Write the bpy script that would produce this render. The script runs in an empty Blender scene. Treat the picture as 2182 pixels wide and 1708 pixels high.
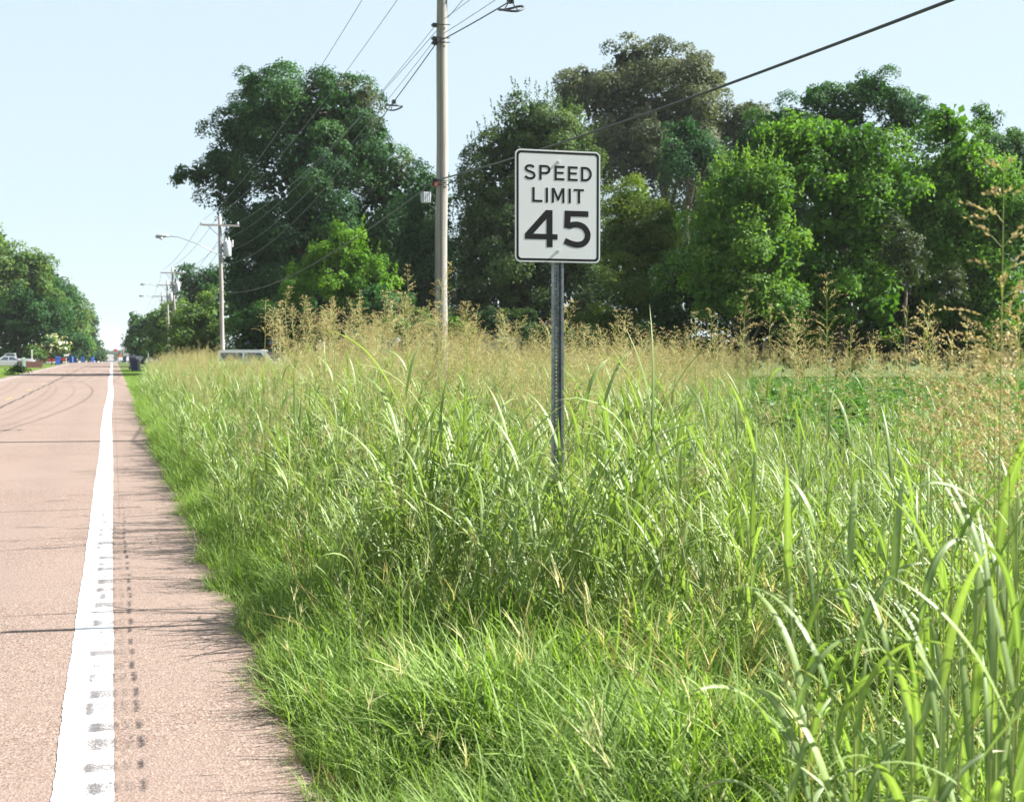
import bpy, bmesh, math, random
import numpy as np
from mathutils import Vector

random.seed(7)
rng = np.random.default_rng(11)
R = math.radians
scn = bpy.context.scene
col = scn.collection

# ------------------------------------------------------------------ camera
F = 2600.0                       # focal length in reference pixels (picture 2182 x 1708)
CXP, CYP = 1091.0, 854.0
EYE = Vector((0.0, 0.0, 1.80))
PITCH = math.atan(102.0 / F)
YAW = math.atan(851.0 / F * math.cos(PITCH))
cam_d = bpy.data.cameras.new('camera')
cam = bpy.data.objects.new('camera', cam_d)
col.objects.link(cam)
cam.location = EYE
cam.rotation_euler = (math.pi / 2 - PITCH, 0, -YAW)
cam_d.sensor_fit = 'HORIZONTAL'
cam_d.sensor_width = 36.0
cam_d.lens = 36.0 * F / 2182.0
cam_d.clip_start = 0.05
cam_d.clip_end = 9000
cam_d.dof.use_dof = True
cam_d.dof.focus_distance = 8.6
cam_d.dof.aperture_fstop = 5.0
scn.camera = cam

# ------------------------------------------------------------------ light
SUN_AZ, SUN_EL = R(99), R(41)   # azimuth from +Y (along the road) towards +X
S = Vector((math.sin(SUN_AZ) * math.cos(SUN_EL), math.cos(SUN_AZ) * math.cos(SUN_EL), math.sin(SUN_EL)))
world = bpy.data.worlds.new('World')
scn.world = world
world.use_nodes = True
wn = world.node_tree.nodes
wl = world.node_tree.links
wn.clear()
sky = wn.new('ShaderNodeTexSky')
sky.sky_type = 'NISHITA'
sky.sun_disc = False
sky.sun_elevation = SUN_EL
sky.sun_rotation = SUN_AZ
sky.altitude = 0
sky.air_density = 1.0
sky.dust_density = 0.9
sky.ozone_density = 2.6
bg = wn.new('ShaderNodeBackground')
bg.inputs['Strength'].default_value = 0.0595
wo = wn.new('ShaderNodeOutputWorld')
veil = wn.new('ShaderNodeMix')          # even milky summer veil over the whole sky
veil.data_type = 'RGBA'
veil.inputs[0].default_value = 0.85
veil.inputs[7].default_value = (3.25, 3.88, 4.22, 1)
wl.new(sky.outputs[0], veil.inputs[6])
wl.new(veil.outputs[2], bg.inputs[0])
wl.new(bg.outputs[0], wo.inputs[0])

sun_d = bpy.data.lights.new('sun', 'SUN')
sun_d.energy = 5.0
sun_d.angle = R(0.5)
sun_d.color = (1.0, 0.965, 0.915)
sun = bpy.data.objects.new('sun', sun_d)
col.objects.link(sun)
sun.rotation_euler = (-S).to_track_quat('-Z', 'Y').to_euler()
sun.location = (20, -20, 40)

scn.view_settings.view_transform = 'Standard'
scn.view_settings.look = 'None'
scn.view_settings.exposure = 2.0
scn.view_settings.gamma = 1.0
scn.view_settings.use_curve_mapping = False
scn.cycles.max_bounces = 8
scn.cycles.transmission_bounces = 6
scn.cycles.diffuse_bounces = 4
scn.cycles.volume_bounces = 1
scn.cycles.use_denoising = True

# ------------------------------------------------------------------ pixel -> place
FWD = Vector((math.sin(YAW) * math.cos(PITCH), math.cos(YAW) * math.cos(PITCH), -math.sin(PITCH)))
RGT = Vector((math.cos(YAW), -math.sin(YAW), 0))
UPV = RGT.cross(FWD)

def zprof(y):
    y = np.asarray(y, dtype=float)
    t = np.clip(y - 230.0, 0, None)
    return -0.008 * t * t / (t + 40.0)

def ray(x, y):
    return FWD + RGT * ((x - CXP) / F) - UPV * ((y - CYP) / F)

def at(x, y, d):
    return EYE + ray(x, y) * d

def ground(x, y, z=0.0):
    r = ray(x, y)
    return EYE + r * ((z - EYE.z) / r.z)

def foot(x, d):
    """ground point under picture column x at forward distance d"""
    p = at(x, 752, d)
    return Vector((p.x, p.y, float(zprof(p.y))))

# ------------------------------------------------------------------ object helpers
def tag(o, label=None, cat=None, group=None, kind=None):
    if label: o['label'] = label
    if cat: o['category'] = cat
    if group: o['group'] = group
    if kind: o['kind'] = kind
    return o

def empty(name, loc, rz=0.0, label=None, cat=None, group=None):
    o = bpy.data.objects.new(name, None)
    col.objects.link(o)
    o.location = loc
    o.rotation_euler = (0, 0, rz)
    o.empty_display_size = 0.2
    return tag(o, label, cat, group)

def mesh_obj(name, V, Fc, mat, parent=None, smooth=False, link=True, attrs=None, midx=None):
    """V (n,3) array, Fc (m,k) int array with equal k, or a list of such arrays"""
    me = bpy.data.meshes.new(name)
    V = np.ascontiguousarray(V, dtype=np.float32)
    groups = Fc if isinstance(Fc, list) else [Fc]
    groups = [np.asarray(g, dtype=np.int32) for g in groups if len(g)]
    me.vertices.add(len(V))
    me.vertices.foreach_set('co', V.ravel())
    loops = np.concatenate([g.ravel() for g in groups])
    counts = np.concatenate([np.full(len(g), g.shape[1], dtype=np.int32) for g in groups])
    starts = np.concatenate([[0], np.cumsum(counts)[:-1]]).astype(np.int32)
    me.loops.add(len(loops))
    me.loops.foreach_set('vertex_index', loops)
    me.polygons.add(len(counts))
    me.polygons.foreach_set('loop_start', starts)
    me.polygons.foreach_set('loop_total', counts)
    mats = mat if isinstance(mat, (list, tuple)) else [mat]
    for m in mats:
        me.materials.append(m)
    if midx is not None:
        me.polygons.foreach_set('material_index', np.asarray(midx, dtype=np.int32))
    if smooth:
        me.polygons.foreach_set('use_smooth', np.ones(len(counts), dtype=bool))
    if attrs:
        for k, a in attrs.items():
            at_ = me.attributes.new(k, 'FLOAT', 'POINT')
            at_.data.foreach_set('value', np.ascontiguousarray(a, dtype=np.float32))
    me.update(calc_edges=True)
    o = bpy.data.objects.new(name, me)
    if link:
        col.objects.link(o)
    if parent is not None:
        o.parent = parent
    return o

class MB:
    """collects verts and faces (mixed sizes) for one small mesh"""
    def __init__(s):
        s.v, s.f, s.m = [], [], []
        s.cur = 0
    def add(s, vs, fs):
        b = len(s.v)
        s.v += [tuple(p) for p in vs]
        for f in fs:
            s.f.append(tuple(b + i for i in f))
            s.m.append(s.cur)
        return s
    def box(s, x0, x1, y0, y1, z0, z1):
        vs = [(x0,y0,z0),(x1,y0,z0),(x1,y1,z0),(x0,y1,z0),(x0,y0,z1),(x1,y0,z1),(x1,y1,z1),(x0,y1,z1)]
        return s.add(vs, [(0,3,2,1),(4,5,6,7),(0,1,5,4),(1,2,6,5),(2,3,7,6),(3,0,4,7)])
    def taper(s, cx, cy, z0, z1, a0, b0, a1, b1, dx=0, dy=0):
        vs = []
        for z, a, b, ox, oy in ((z0, a0, b0, 0, 0), (z1, a1, b1, dx, dy)):
            vs += [(cx-a+ox,cy-b+oy,z),(cx+a+ox,cy-b+oy,z),(cx+a+ox,cy+b+oy,z),(cx-a+ox,cy+b+oy,z)]
        return s.add(vs, [(0,3,2,1),(4,5,6,7),(0,1,5,4),(1,2,6,5),(2,3,7,6),(3,0,4,7)])
    def tube(s, pts, rad, n=8, caps=True):
        pts = [Vector(p) for p in pts]
        k = len(pts)
        if not isinstance(rad, (list, tuple)): rad = [rad] * k
        vs, fs = [], []
        prev = None
        for i, p in enumerate(pts):
            t = (pts[min(i+1, k-1)] - pts[max(i-1, 0)])
            t = t.normalized() if t.length > 1e-9 else Vector((0,0,1))
            u = prev if prev is not None else (Vector((1,0,0)) if abs(t.x) < .9 else Vector((0,1,0)))
            u = (u - t * u.dot(t)).normalized()
            prev = u
            w = t.cross(u)
            for j in range(n):
                a = 2 * math.pi * j / n
                vs.append(p + (u * math.cos(a) + w * math.sin(a)) * rad[i])
        for i in range(k - 1):
            for j in range(n):
                fs.append((i*n+j, i*n+(j+1)%n, (i+1)*n+(j+1)%n, (i+1)*n+j))
        if caps:
            fs.append(tuple(reversed(range(n))))
            fs.append(tuple((k-1)*n + j for j in range(n)))
        return s.add(vs, fs)
    def prism(s, poly, axis, a, b):
        """extrude 2D poly; axis 'x': poly=(y,z), 'y': poly=(x,z), 'z': poly=(x,y)"""
        def p3(q, h):
            return {'x': (h, q[0], q[1]), 'y': (q[0], h, q[1]), 'z': (q[0], q[1], h)}[axis]
        n = len(poly)
        vs = [p3(q, a) for q in poly] + [p3(q, b) for q in poly]
        fs = [tuple(range(n)), tuple(reversed(range(n, 2*n)))]
        fs += [(i, n+i, n+(i+1)%n, (i+1)%n) for i in range(n)]
        return s.add(vs, fs)
    def build(s, name, mat, parent=None, smooth=False, recalc=True):
        me = bpy.data.meshes.new(name)
        me.from_pydata(s.v, [], s.f)
        for m in (mat if isinstance(mat, (list, tuple)) else [mat]):
            me.materials.append(m)
        me.polygons.foreach_set('material_index', np.asarray(s.m, dtype=np.int32))
        if recalc:
            bm = bmesh.new(); bm.from_mesh(me)
            bmesh.ops.recalc_face_normals(bm, faces=bm.faces)
            bm.to_mesh(me); bm.free()
        if smooth:
            me.polygons.foreach_set('use_smooth', [len(p.vertices) == 4 for p in me.polygons])
        me.update()
        o = bpy.data.objects.new(name, me)
        col.objects.link(o)
        if parent is not None: o.parent = parent
        return o

def copy_tree(o, parent=None):
    c = o.copy()
    col.objects.link(c)
    c.parent = parent
    for ch in list(o.children):
        copy_tree(ch, c)
    return c

# ------------------------------------------------------------------ materials
def new_mat(name):
    m = bpy.data.materials.new(name)
    m.use_nodes = True
    nt = m.node_tree
    nt.nodes.clear()
    out = nt.nodes.new('ShaderNodeOutputMaterial')
    return m, nt, out

def nd(nt, typ, **kw):
    n = nt.nodes.new(typ)
    for k, v in kw.items():
        setattr(n, k, v)
    return n

def mix_rgb(nt, fac, a, b, blend='MIX'):
    n = nt.nodes.new('ShaderNodeMix')
    n.data_type = 'RGBA'
    n.blend_type = blend
    for sock, val in ((n.inputs[0], fac), (n.inputs[6], a), (n.inputs[7], b)):
        if isinstance(val, bpy.types.NodeSocket): nt.links.new(val, sock)
        elif isinstance(val, (tuple, list)): sock.default_value = (*val[:3], 1)
        else: sock.default_value = val
    return n.outputs[2]

def mth(nt, op, a, b=None, c=None, clamp=False):
    n = nt.nodes.new('ShaderNodeMath')
    n.operation = op
    n.use_clamp = clamp
    for i, val in enumerate((a, b, c)):
        if val is None: continue
        if isinstance(val, bpy.types.NodeSocket): nt.links.new(val, n.inputs[i])
        else: n.inputs[i].default_value = val
    return n.outputs[0]

def noise(nt, vec, scale, detail=3, rough=.55):
    n = nt.nodes.new('ShaderNodeTexNoise')
    n.inputs['Scale'].default_value = scale
    n.inputs['Detail'].default_value = detail
    n.inputs['Roughness'].default_value = rough
    if vec is not None: nt.links.new(vec, n.inputs['Vector'])
    return n.outputs[0]

def ramp(nt, fac, stops, interp='LINEAR'):
    n = nt.nodes.new('ShaderNodeValToRGB')
    n.color_ramp.interpolation = interp
    el = n.color_ramp.elements
    while len(el) < len(stops): el.new(0.5)
    for e, (p, c) in zip(el, stops):
        e.position = p
        e.color = (*c, 1) if len(c) == 3 else c
    nt.links.new(fac, n.inputs[0])
    return n.outputs[0]

def objco(nt):
    return nt.nodes.new('ShaderNodeTexCoord').outputs['Object']

def geopos(nt):
    return nt.nodes.new('ShaderNodeNewGeometry').outputs['Position']

def principled(nt, out, base, rough=.6, metal=0.0, spec=.5):
    p = nt.nodes.new('ShaderNodeBsdfPrincipled')
    for sock, val in ((p.inputs['Base Color'], base), (p.inputs['Roughness'], rough), (p.inputs['Metallic'], metal), (p.inputs['Specular IOR Level'], spec)):
        if isinstance(val, bpy.types.NodeSocket): nt.links.new(val, sock)
        elif isinstance(val, (tuple, list)): sock.default_value = (*val[:3], 1)
        else: sock.default_value = val
    nt.links.new(p.outputs[0], out.inputs[0])
    return p

def bump(nt, p, height, strength=.4, dist=.01):
    b = nt.nodes.new('ShaderNodeBump')
    b.inputs['Strength'].default_value = strength
    b.inputs['Distance'].default_value = dist
    nt.links.new(height, b.inputs['Height'])
    nt.links.new(b.outputs[0], p.inputs['Normal'])

def simple(name, c, rough=.6, metal=0.0, vary=.18, scale=6.0, spec=.5):
    m, nt, out = new_mat(name)
    n = noise(nt, objco(nt), scale, 4)
    c2 = tuple(x * (1 - vary) for x in c)
    c3 = tuple(min(1, x * (1 + vary * .6)) for x in c)
    colr = ramp(nt, n, [(.3, c2), (.7, c3)])
    principled(nt, out, colr, rough, metal, spec)
    return m

def leaf_mat(name, dark, light, trans=.35, rough=.5, spec=.35, tcol=None, rib=None, patch=1.0):
    """two-sided leaf: principled front plus translucent light; tint attribute picks the colour"""
    m, nt, out = new_mat(name)
    a = nd(nt, 'ShaderNodeAttribute', attribute_name='tint')
    oi = nt.nodes.new('ShaderNodeObjectInfo')
    big = noise(nt, geopos(nt), .55, 2)
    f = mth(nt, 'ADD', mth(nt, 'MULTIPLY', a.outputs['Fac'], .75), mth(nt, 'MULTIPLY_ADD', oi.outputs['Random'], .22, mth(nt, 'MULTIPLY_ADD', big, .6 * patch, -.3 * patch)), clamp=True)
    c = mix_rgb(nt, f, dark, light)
    if rib:
        ra = nd(nt, 'ShaderNodeAttribute', attribute_name='rib')
        c = mix_rgb(nt, mth(nt, 'POWER', mth(nt, 'MULTIPLY', ra.outputs['Fac'], 1.0, clamp=True), 2.5), c, rib)
        c = mix_rgb(nt, mth(nt, 'SUBTRACT', ra.outputs['Fac'], 1.0, clamp=True), c, (.30, .22, .10))
        lo = objco(nt)
        mp = nd(nt, 'ShaderNodeMapping'); mp.inputs['Scale'].default_value = (9, 9, 2.5); nt.links.new(lo, mp.inputs[0])
        c = mix_rgb(nt, mth(nt, 'MULTIPLY_ADD', noise(nt, mp.outputs[0], 9, 3, .7), 1.6, -.5, clamp=True), c, mix_rgb(nt, .55, c, (.13, .17, .06)))
    p = nt.nodes.new('ShaderNodeBsdfPrincipled')
    nt.links.new(c, p.inputs['Base Color'])
    p.inputs['Roughness'].default_value = rough
    p.inputs['Specular IOR Level'].default_value = spec
    t = nt.nodes.new('ShaderNodeBsdfTranslucent')
    tc = mix_rgb(nt, 1.0, c, tcol or (1.25, 1.4, .5), 'MULTIPLY')
    nt.links.new(tc, t.inputs['Color'])
    mx = nt.nodes.new('ShaderNodeMixShader')
    mx.inputs[0].default_value = trans
    nt.links.new(p.outputs[0], mx.inputs[1])
    nt.links.new(t.outputs[0], mx.inputs[2])
    nt.links.new(mx.outputs[0], out.inputs[0])
    return m

def road_material():
    m, nt, out = new_mat('chip_seal')
    pos = objco(nt)
    vor = nd(nt, 'ShaderNodeTexVoronoi')
    vor.inputs['Scale'].default_value = 95
    nt.links.new(pos, vor.inputs['Vector'])
    sep = nd(nt, 'ShaderNodeSeparateColor')
    nt.links.new(vor.outputs['Color'], sep.inputs[0])
    chips = ramp(nt, sep.outputs[0], [(0, (.045, .032, .030)), (.18, (.125, .082, .064)), (.55, (.190, .130, .100)), (.8, (.182, .145, .126)), (1, (.29, .232, .192))])
    big = noise(nt, pos, .35, 4, .6)
    c = mix_rgb(nt, ramp(nt, big, [(.35, (0, 0, 0)), (.7, (1, 1, 1))]), chips, (.182, .135, .112))
    fac_mix = nt.nodes[-1]
    sx = nd(nt, 'ShaderNodeSeparateXYZ'); nt.links.new(pos, sx.inputs[0])
    X, Y = sx.outputs[0], sx.outputs[1]
    # wheel paths: faintly darker
    def band(x0, w, k):
        d = mth(nt, 'ABSOLUTE', mth(nt, 'SUBTRACT', X, x0))
        return mth(nt, 'MULTIPLY', mth(nt, 'SUBTRACT', 1.0, mth(nt, 'DIVIDE', d, w), clamp=True), k)
    wob = noise(nt, pos, .9, 2)
    wheel = mth(nt, 'ADD', band(-.95, .45, .22), mth(nt, 'ADD', band(-2.6, .5, .22), band(-5.2, .6, .16)))
    wheel = mth(nt, 'MULTIPLY', wheel, mth(nt, 'MULTIPLY_ADD', wob, 1.6, -.1))
    c = mix_rgb(nt, wheel, c, (.105, .08, .074))
    # patchy oil and rubber staining
    st = mth(nt, 'MULTIPLY_ADD', noise(nt, pos, .8, 5, .65), 3.0, -1.6, clamp=True)
    c = mix_rgb(nt, mth(nt, 'MULTIPLY', st, .35), c, (.105, .082, .075))
    # transverse and lengthwise cracks
    n1 = noise(nt, pos, 1.3, 4, .7)
    crack = None
    for (y0, sl, w, k, xl) in ((12.0, .02, .035, .75, .28), (14.9, .015, .045, .65, .3), (18.6, .03, .04, .35, .2), (23.0, .01, .06, .3, .0), (33.0, .02, .10, .35, .1)):
        yy = mth(nt, 'ADD', mth(nt, 'MULTIPLY_ADD', X, sl, y0), mth(nt, 'MULTIPLY_ADD', n1, .3, -.15))
        d = mth(nt, 'ABSOLUTE', mth(nt, 'SUBTRACT', Y, yy))
        line = mth(nt, 'MULTIPLY', mth(nt, 'SUBTRACT', 1.0, mth(nt, 'DIVIDE', d, w), clamp=True), k)
        line = mth(nt, 'MULTIPLY', line, mth(nt, 'LESS_THAN', X, xl))
        crack = line if crack is None else mth(nt, 'MAXIMUM', crack, line)
    xx = mth(nt, 'MULTIPLY_ADD', noise(nt, pos, .35, 3), .35, -3.72)
    dl = mth(nt, 'ABSOLUTE', mth(nt, 'SUBTRACT', X, xx))
    seam = mth(nt, 'MULTIPLY', mth(nt, 'SUBTRACT', 1.0, mth(nt, 'DIVIDE', dl, .085), clamp=True), 1.2, clamp=True)
    seam = mth(nt, 'MULTIPLY', seam, mth(nt, 'GREATER_THAN', noise(nt, pos, .9, 3), .36))
    crack = mth(nt, 'MAXIMUM', crack, seam)
    sx2 = mth(nt, 'ABSOLUTE', mth(nt, 'SUBTRACT', X, mth(nt, 'MULTIPLY_ADD', n1, .03, .035)))
    s2 = mth(nt, 'MULTIPLY', mth(nt, 'SUBTRACT', 1.0, mth(nt, 'DIVIDE', sx2, .008), clamp=True), .5)
    crack = mth(nt, 'MAXIMUM', crack, mth(nt, 'MULTIPLY', s2, mth(nt, 'GREATER_THAN', Y, 14.0)))
    c = mix_rgb(nt, crack, c, (.035, .03, .03))
    # dirt and crumbs along the outer edge
    de = mth(nt, 'MULTIPLY', mth(nt, 'SUBTRACT', X, .55), 2.2, clamp=True)
    de = mth(nt, 'MULTIPLY', de, mth(nt, 'MULTIPLY_ADD', noise(nt, pos, 7, 4), 2.4, -.8, clamp=True))
    c = mix_rgb(nt, de, c, (.085, .058, .042))
    # speckled darker colour at the milled ends
    g = nd(nt, 'ShaderNodeAttribute', attribute_name='groove')
    gk = mth(nt, 'MULTIPLY', g.outputs['Fac'], mth(nt, 'MULTIPLY_ADD', noise(nt, pos, 42, 4, .75), 3.4, -1.0, clamp=True))
    c = mix_rgb(nt, gk, c, (.022, .019, .018))
    p = principled(nt, out, c, .9, 0, .25)
    bump(nt, p, vor.outputs['Distance'], .55, .006)
    return m

def paint_material(name, colr, road_c=(.13, .105, .092), wear=.5, worn_near=True):
    m, nt, out = new_mat(name)
    pos = objco(nt)
    n = noise(nt, pos, 120, 4, .75)
    n2 = noise(nt, pos, 3.0, 3)
    g = nd(nt, 'ShaderNodeAttribute', attribute_name='groove')
    k = mth(nt, 'ADD', mth(nt, 'MULTIPLY', n, 1.0), mth(nt, 'MULTIPLY', n2, .25))
    thr = mth(nt, 'MULTIPLY_ADD', g.outputs['Fac'], .30, .49 if wear > .4 else .33)
    speck = mth(nt, 'LESS_THAN', k, thr)
    if not worn_near: speck = mth(nt, 'MULTIPLY', speck, .5)
    c = mix_rgb(nt, mth(nt, 'MULTIPLY', n2, .18), colr, tuple(x * .8 for x in colr))
    dk = mix_rgb(nt, g.outputs['Fac'], road_c, (.07, .062, .06))
    c = mix_rgb(nt, speck, c, dk)
    mp = nd(nt, 'ShaderNodeMapping'); mp.inputs['Scale'].default_value = (9, 34, 1); nt.links.new(pos, mp.inputs[0])
    thin = mth(nt, 'MULTIPLY_ADD', noise(nt, mp.outputs[0], 1.0, 5, .75), 2.6, -1.0, clamp=True)
    thin = mth(nt, 'MULTIPLY', thin, mth(nt, 'MULTIPLY_ADD', g.outputs['Fac'], 1.1, .22, clamp=True))
    c = mix_rgb(nt, thin, c, (.15, .145, .15))
    p = principled(nt, out, c, .65, 0, .4)
    vor = nd(nt, 'ShaderNodeTexVoronoi')
    vor.inputs['Scale'].default_value = 95
    nt.links.new(pos, vor.inputs['Vector'])
    bump(nt, p, vor.outputs['Distance'], .35, .005)
    return m

def ground_material():
    m, nt, out = new_mat('ground_soil')
    pos = objco(nt)
    a = noise(nt, pos, .12, 5, .6)
    b = noise(nt, pos, 3.5, 5, .65)
    c = ramp(nt, b, [(.3, (.035, .045, .016)), (.55, (.075, .095, .03)), (.75, (.12, .115, .05))])
    d = ramp(nt, a, [(.35, (.05, .085, .022)), (.65, (.10, .12, .04))])
    c = mix_rgb(nt, .5, c, d)
    p = principled(nt, out, c, .95, 0, .1)
    bump(nt, p, b, .6, .05)
    return m

def wood_material(name, c0, c1, sc=1.0):
    m, nt, out = new_mat(name)
    co = objco(nt)
    mp = nd(nt, 'ShaderNodeMapping')
    mp.inputs['Scale'].default_value = (22 * sc, 22 * sc, .55 * sc)
    nt.links.new(co, mp.inputs[0])
    n = noise(nt, mp.outputs[0], 1.0, 6, .7)
    n2 = noise(nt, co, 1.1, 3)
    c = ramp(nt, n, [(.25, c0), (.5, c1), (.75, tuple(min(1, x * 1.25) for x in c1))])
    c = mix_rgb(nt, mth(nt, 'MULTIPLY_ADD', n2, 1.4, -.45, clamp=True), c, tuple(x * .72 for x in c1))
    crk = mth(nt, 'LESS_THAN', noise(nt, mp.outputs[0], 1.3, 3, .6), .36)
    c = mix_rgb(nt, mth(nt, 'MULTIPLY', crk, .55), c, tuple(x * .4 for x in c0))
    p = principled(nt, out, c, .85, 0, .2)
    bump(nt, p, n, .6, .01)
    return m

def galvanized():
    m, nt, out = new_mat('galvanised_steel')
    co = objco(nt)
    vor = nd(nt, 'ShaderNodeTexVoronoi')
    vor.inputs['Scale'].default_value = 45
    nt.links.new(co, vor.inputs['Vector'])
    sep = nd(nt, 'ShaderNodeSeparateColor'); nt.links.new(vor.outputs['Color'], sep.inputs[0])
    c = ramp(nt, sep.outputs[0], [(0, (.13, .145, .16)), (1, (.25, .265, .285))])
    n = noise(nt, co, 5, 4)
    c = mix_rgb(nt, mth(nt, 'MULTIPLY_ADD', n, 1.2, -.4, clamp=True), c, (.12, .13, .145))
    principled(nt, out, c, mth(nt, 'MULTIPLY_ADD', n, .3, .3), .75, .5)
    return m

def sign_white():
    m, nt, out = new_mat('sign_sheeting')
    co = objco(nt)
    br = nd(nt, 'ShaderNodeTexVoronoi'); br.inputs['Scale'].default_value = 260
    br.inputs['Randomness'].default_value = .15
    nt.links.new(co, br.inputs['Vector'])
    n = noise(nt, co, 4, 4)
    mp = nd(nt, 'ShaderNodeMapping'); mp.inputs['Rotation'].default_value = (0, R(45), 0); mp.inputs['Scale'].default_value = (60, 1, 9)
    nt.links.new(co, mp.inputs[0])
    scr = mth(nt, 'GREATER_THAN', noise(nt, mp.outputs[0], .55, 2), .76)
    c = ramp(nt, br.outputs['Distance'], [(0, (.60, .60, .62)), (1, (.53, .53, .555))])
    c = mix_rgb(nt, mth(nt, 'MULTIPLY_ADD', n, .9, -.35, clamp=True), c, (.49, .49, .51))
    c = mix_rgb(nt, mth(nt, 'MULTIPLY', scr, .5), c, (.25, .25, .27))
    mg = nd(nt, 'ShaderNodeMapping'); mg.inputs['Scale'].default_value = (38, 1, 1.6)
    nt.links.new(co, mg.inputs[0])
    run = mth(nt, 'MULTIPLY_ADD', noise(nt, mg.outputs[0], 1.0, 4, .6), 2.2, -1.15, clamp=True)
    c = mix_rgb(nt, mth(nt, 'MULTIPLY', run, .4), c, (.40, .40, .42))
    principled(nt, out, c, .42, 0, .5)
    return m

M = {}
M['road'] = road_material()
M['white_paint'] = paint_material('road_paint_white', (.56, .57, .58))
M['white_paint_old'] = paint_material('road_paint_white_old', (.26, .25, .245), wear=.6)
M['yellow_paint'] = paint_material('road_paint_yellow', (.30, .19, .055), wear=.7)
M['ground'] = ground_material()
M['pole'] = wood_material('pole_wood', (.14, .13, .118), (.265, .252, .225))
M['pole_far'] = wood_material('pole_wood_grey', (.19, .172, .16), (.29, .265, .25))
M['bark'] = wood_material('bark', (.045, .035, .028), (.10, .08, .06), .4)
M['bark_dark'] = wood_material('bark_dark', (.03, .025, .02), (.06, .05, .04), .4)
M['steel'] = galvanized()
M['sign'] = sign_white()
M['sign_black'] = simple('sign_black', (.010, .010, .012), .6, 0, .3, 30, .2)
M['sign_back'] = simple('sign_aluminium', (.45, .46, .47), .4, .8)
M['bolt'] = simple('bolt_zinc', (.62, .62, .6), .35, .6)
M['dark_metal'] = simple('dark_hardware', (.05, .055, .065), .5, .5)
M['cable'] = simple('cable_black', (.03, .033, .04), .55)
M['wire'] = simple('aluminium_wire', (.16, .19, .24), .5, .3)
M['porcelain'] = simple('porcelain', (.55, .56, .58), .25)
M['tank'] = simple('transformer_paint', (.40, .42, .45), .45)
M['lamp'] = simple('lamp_housing', (.30, .32, .35), .45, .3)
M['orange_tag'] = simple('orange_tag', (.28, .05, .02), .6)
M['bin_blue'] = simple('bin_blue', (.012, .085, .36), .45)
M['bin_dark'] = simple('bin_dark_blue', (.006, .018, .075), .45)
M['bin_lid'] = simple('bin_lid', (.008, .010, .03), .5)
M['rubber'] = simple('rubber', (.02, .02, .02), .8)
M['rim'] = simple('wheel_rim', (.6, .6, .6), .3, .7)
M['glass'] = simple('car_glass', (.035, .05, .06), .08, 0, .1, 3, .8)
M['silver'] = simple('car_silver', (.42, .42, .43), .28, .5, .06)
M['white_car'] = simple('car_white', (.55, .55, .56), .3, 0, .05)
M['red_car'] = simple('car_red', (.22, .02, .02), .3, 0, .1)
M['tail_red'] = simple('tail_lamp_red', (.55, .02, .03), .25)
M['white_wood'] = simple('white_painted_board', (.55, .55, .57), .6)
M['roof'] = simple('roof_shingle', (.12, .12, .13), .85, 0, .3, 20)
M['roof_red'] = simple('roof_red', (.33, .05, .045), .7)
M['brick'] = simple('brick_face', (.16, .075, .055), .85, 0, .3, 14)
M['green_box'] = simple('pale_green_steel', (.20, .28, .23), .5)
M['orange_sign'] = simple('orange_sheeting', (.5, .16, .015), .5)
M['red_sign'] = simple('red_sheeting', (.4, .025, .03), .5)
M['shed'] = simple('blue_grey_siding', (.28, .32, .42), .7)

# foliage
GR_D, GR_L = (.055, .115, .016), (.19, .27, .045)
M['grass'] = leaf_mat('grass_blade', GR_D, GR_L, .38, .42, .4)
M['grass_broad'] = leaf_mat('grass_broad_leaf', (.05, .112, .020), (.275, .36, .095), .36, .46, .34, rib=(.30, .38, .19))
M['grass_short'] = leaf_mat('grass_short', (.05, .115, .018), (.27, .37, .10), .42, .55, .25)
M['grass_stem'] = leaf_mat('grass_stem', (.17, .23, .06), (.36, .38, .14), .15, .5, .3)
M['seed'] = leaf_mat('seed_tan', (.26, .18, .095), (.56, .49, .27), .3, .7, .15, (1.1, 1.05, .75))
M['seed_pale'] = leaf_mat('seed_pale', (.30, .31, .12), (.48, .46, .24), .3, .7, .15, (1.2, 1.1, .6))
M['dry'] = leaf_mat('dry_straw', (.17, .12, .05), (.36, .27, .12), .25, .7, .15, (1.1, 1.0, .7))
M['lawn'] = leaf_mat('lawn_blade', (.055, .115, .02), (.14, .21, .045), .35, .5, .3)
M['soy'] = leaf_mat('crop_leaf', (.035, .095, .018), (.10, .20, .038), .35, .5, .25, (1.3, 1.4, .5))

# ------------------------------------------------------------------ the road
LW = 0.235                        # painted width of the edge line
ROAD_L = -7.75
def edge_right(y):
    y = np.asarray(y, dtype=float)
    return .80 + .03 * np.sin(y * 1.7) + .022 * np.sin(y * 4.3 + 1) + .016 * np.sin(y * 11.0) + .012 * np.sin(y * 23.0 + 2) + .008 * np.sin(y * 57.0) - .03 * np.exp(-y / 8.0)

def groove_depth(x, y):
    """milled rumble grooves every 0.3 m under and beside the edge line, first 16 m"""
    ph = (y / .30) - np.floor(y / .30)
    ly = np.clip(1 - np.abs(ph - .5) / .27, 0, 1)
    row = np.floor(y / .30)
    wob = .012 * np.sin(row * 12.9898) + .008 * np.sin(row * 4.1)
    lx = np.clip((x - (-.165 + wob)) / .02, 0, 1) * np.clip(((.105 + wob) - x) / .012, 0, 1)
    fade = np.clip((15.5 - y) / 2.0, 0, 1) * np.clip(.55 + .45 * np.sin(row * 7.7), .25, 1)
    return ly * lx * fade

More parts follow.
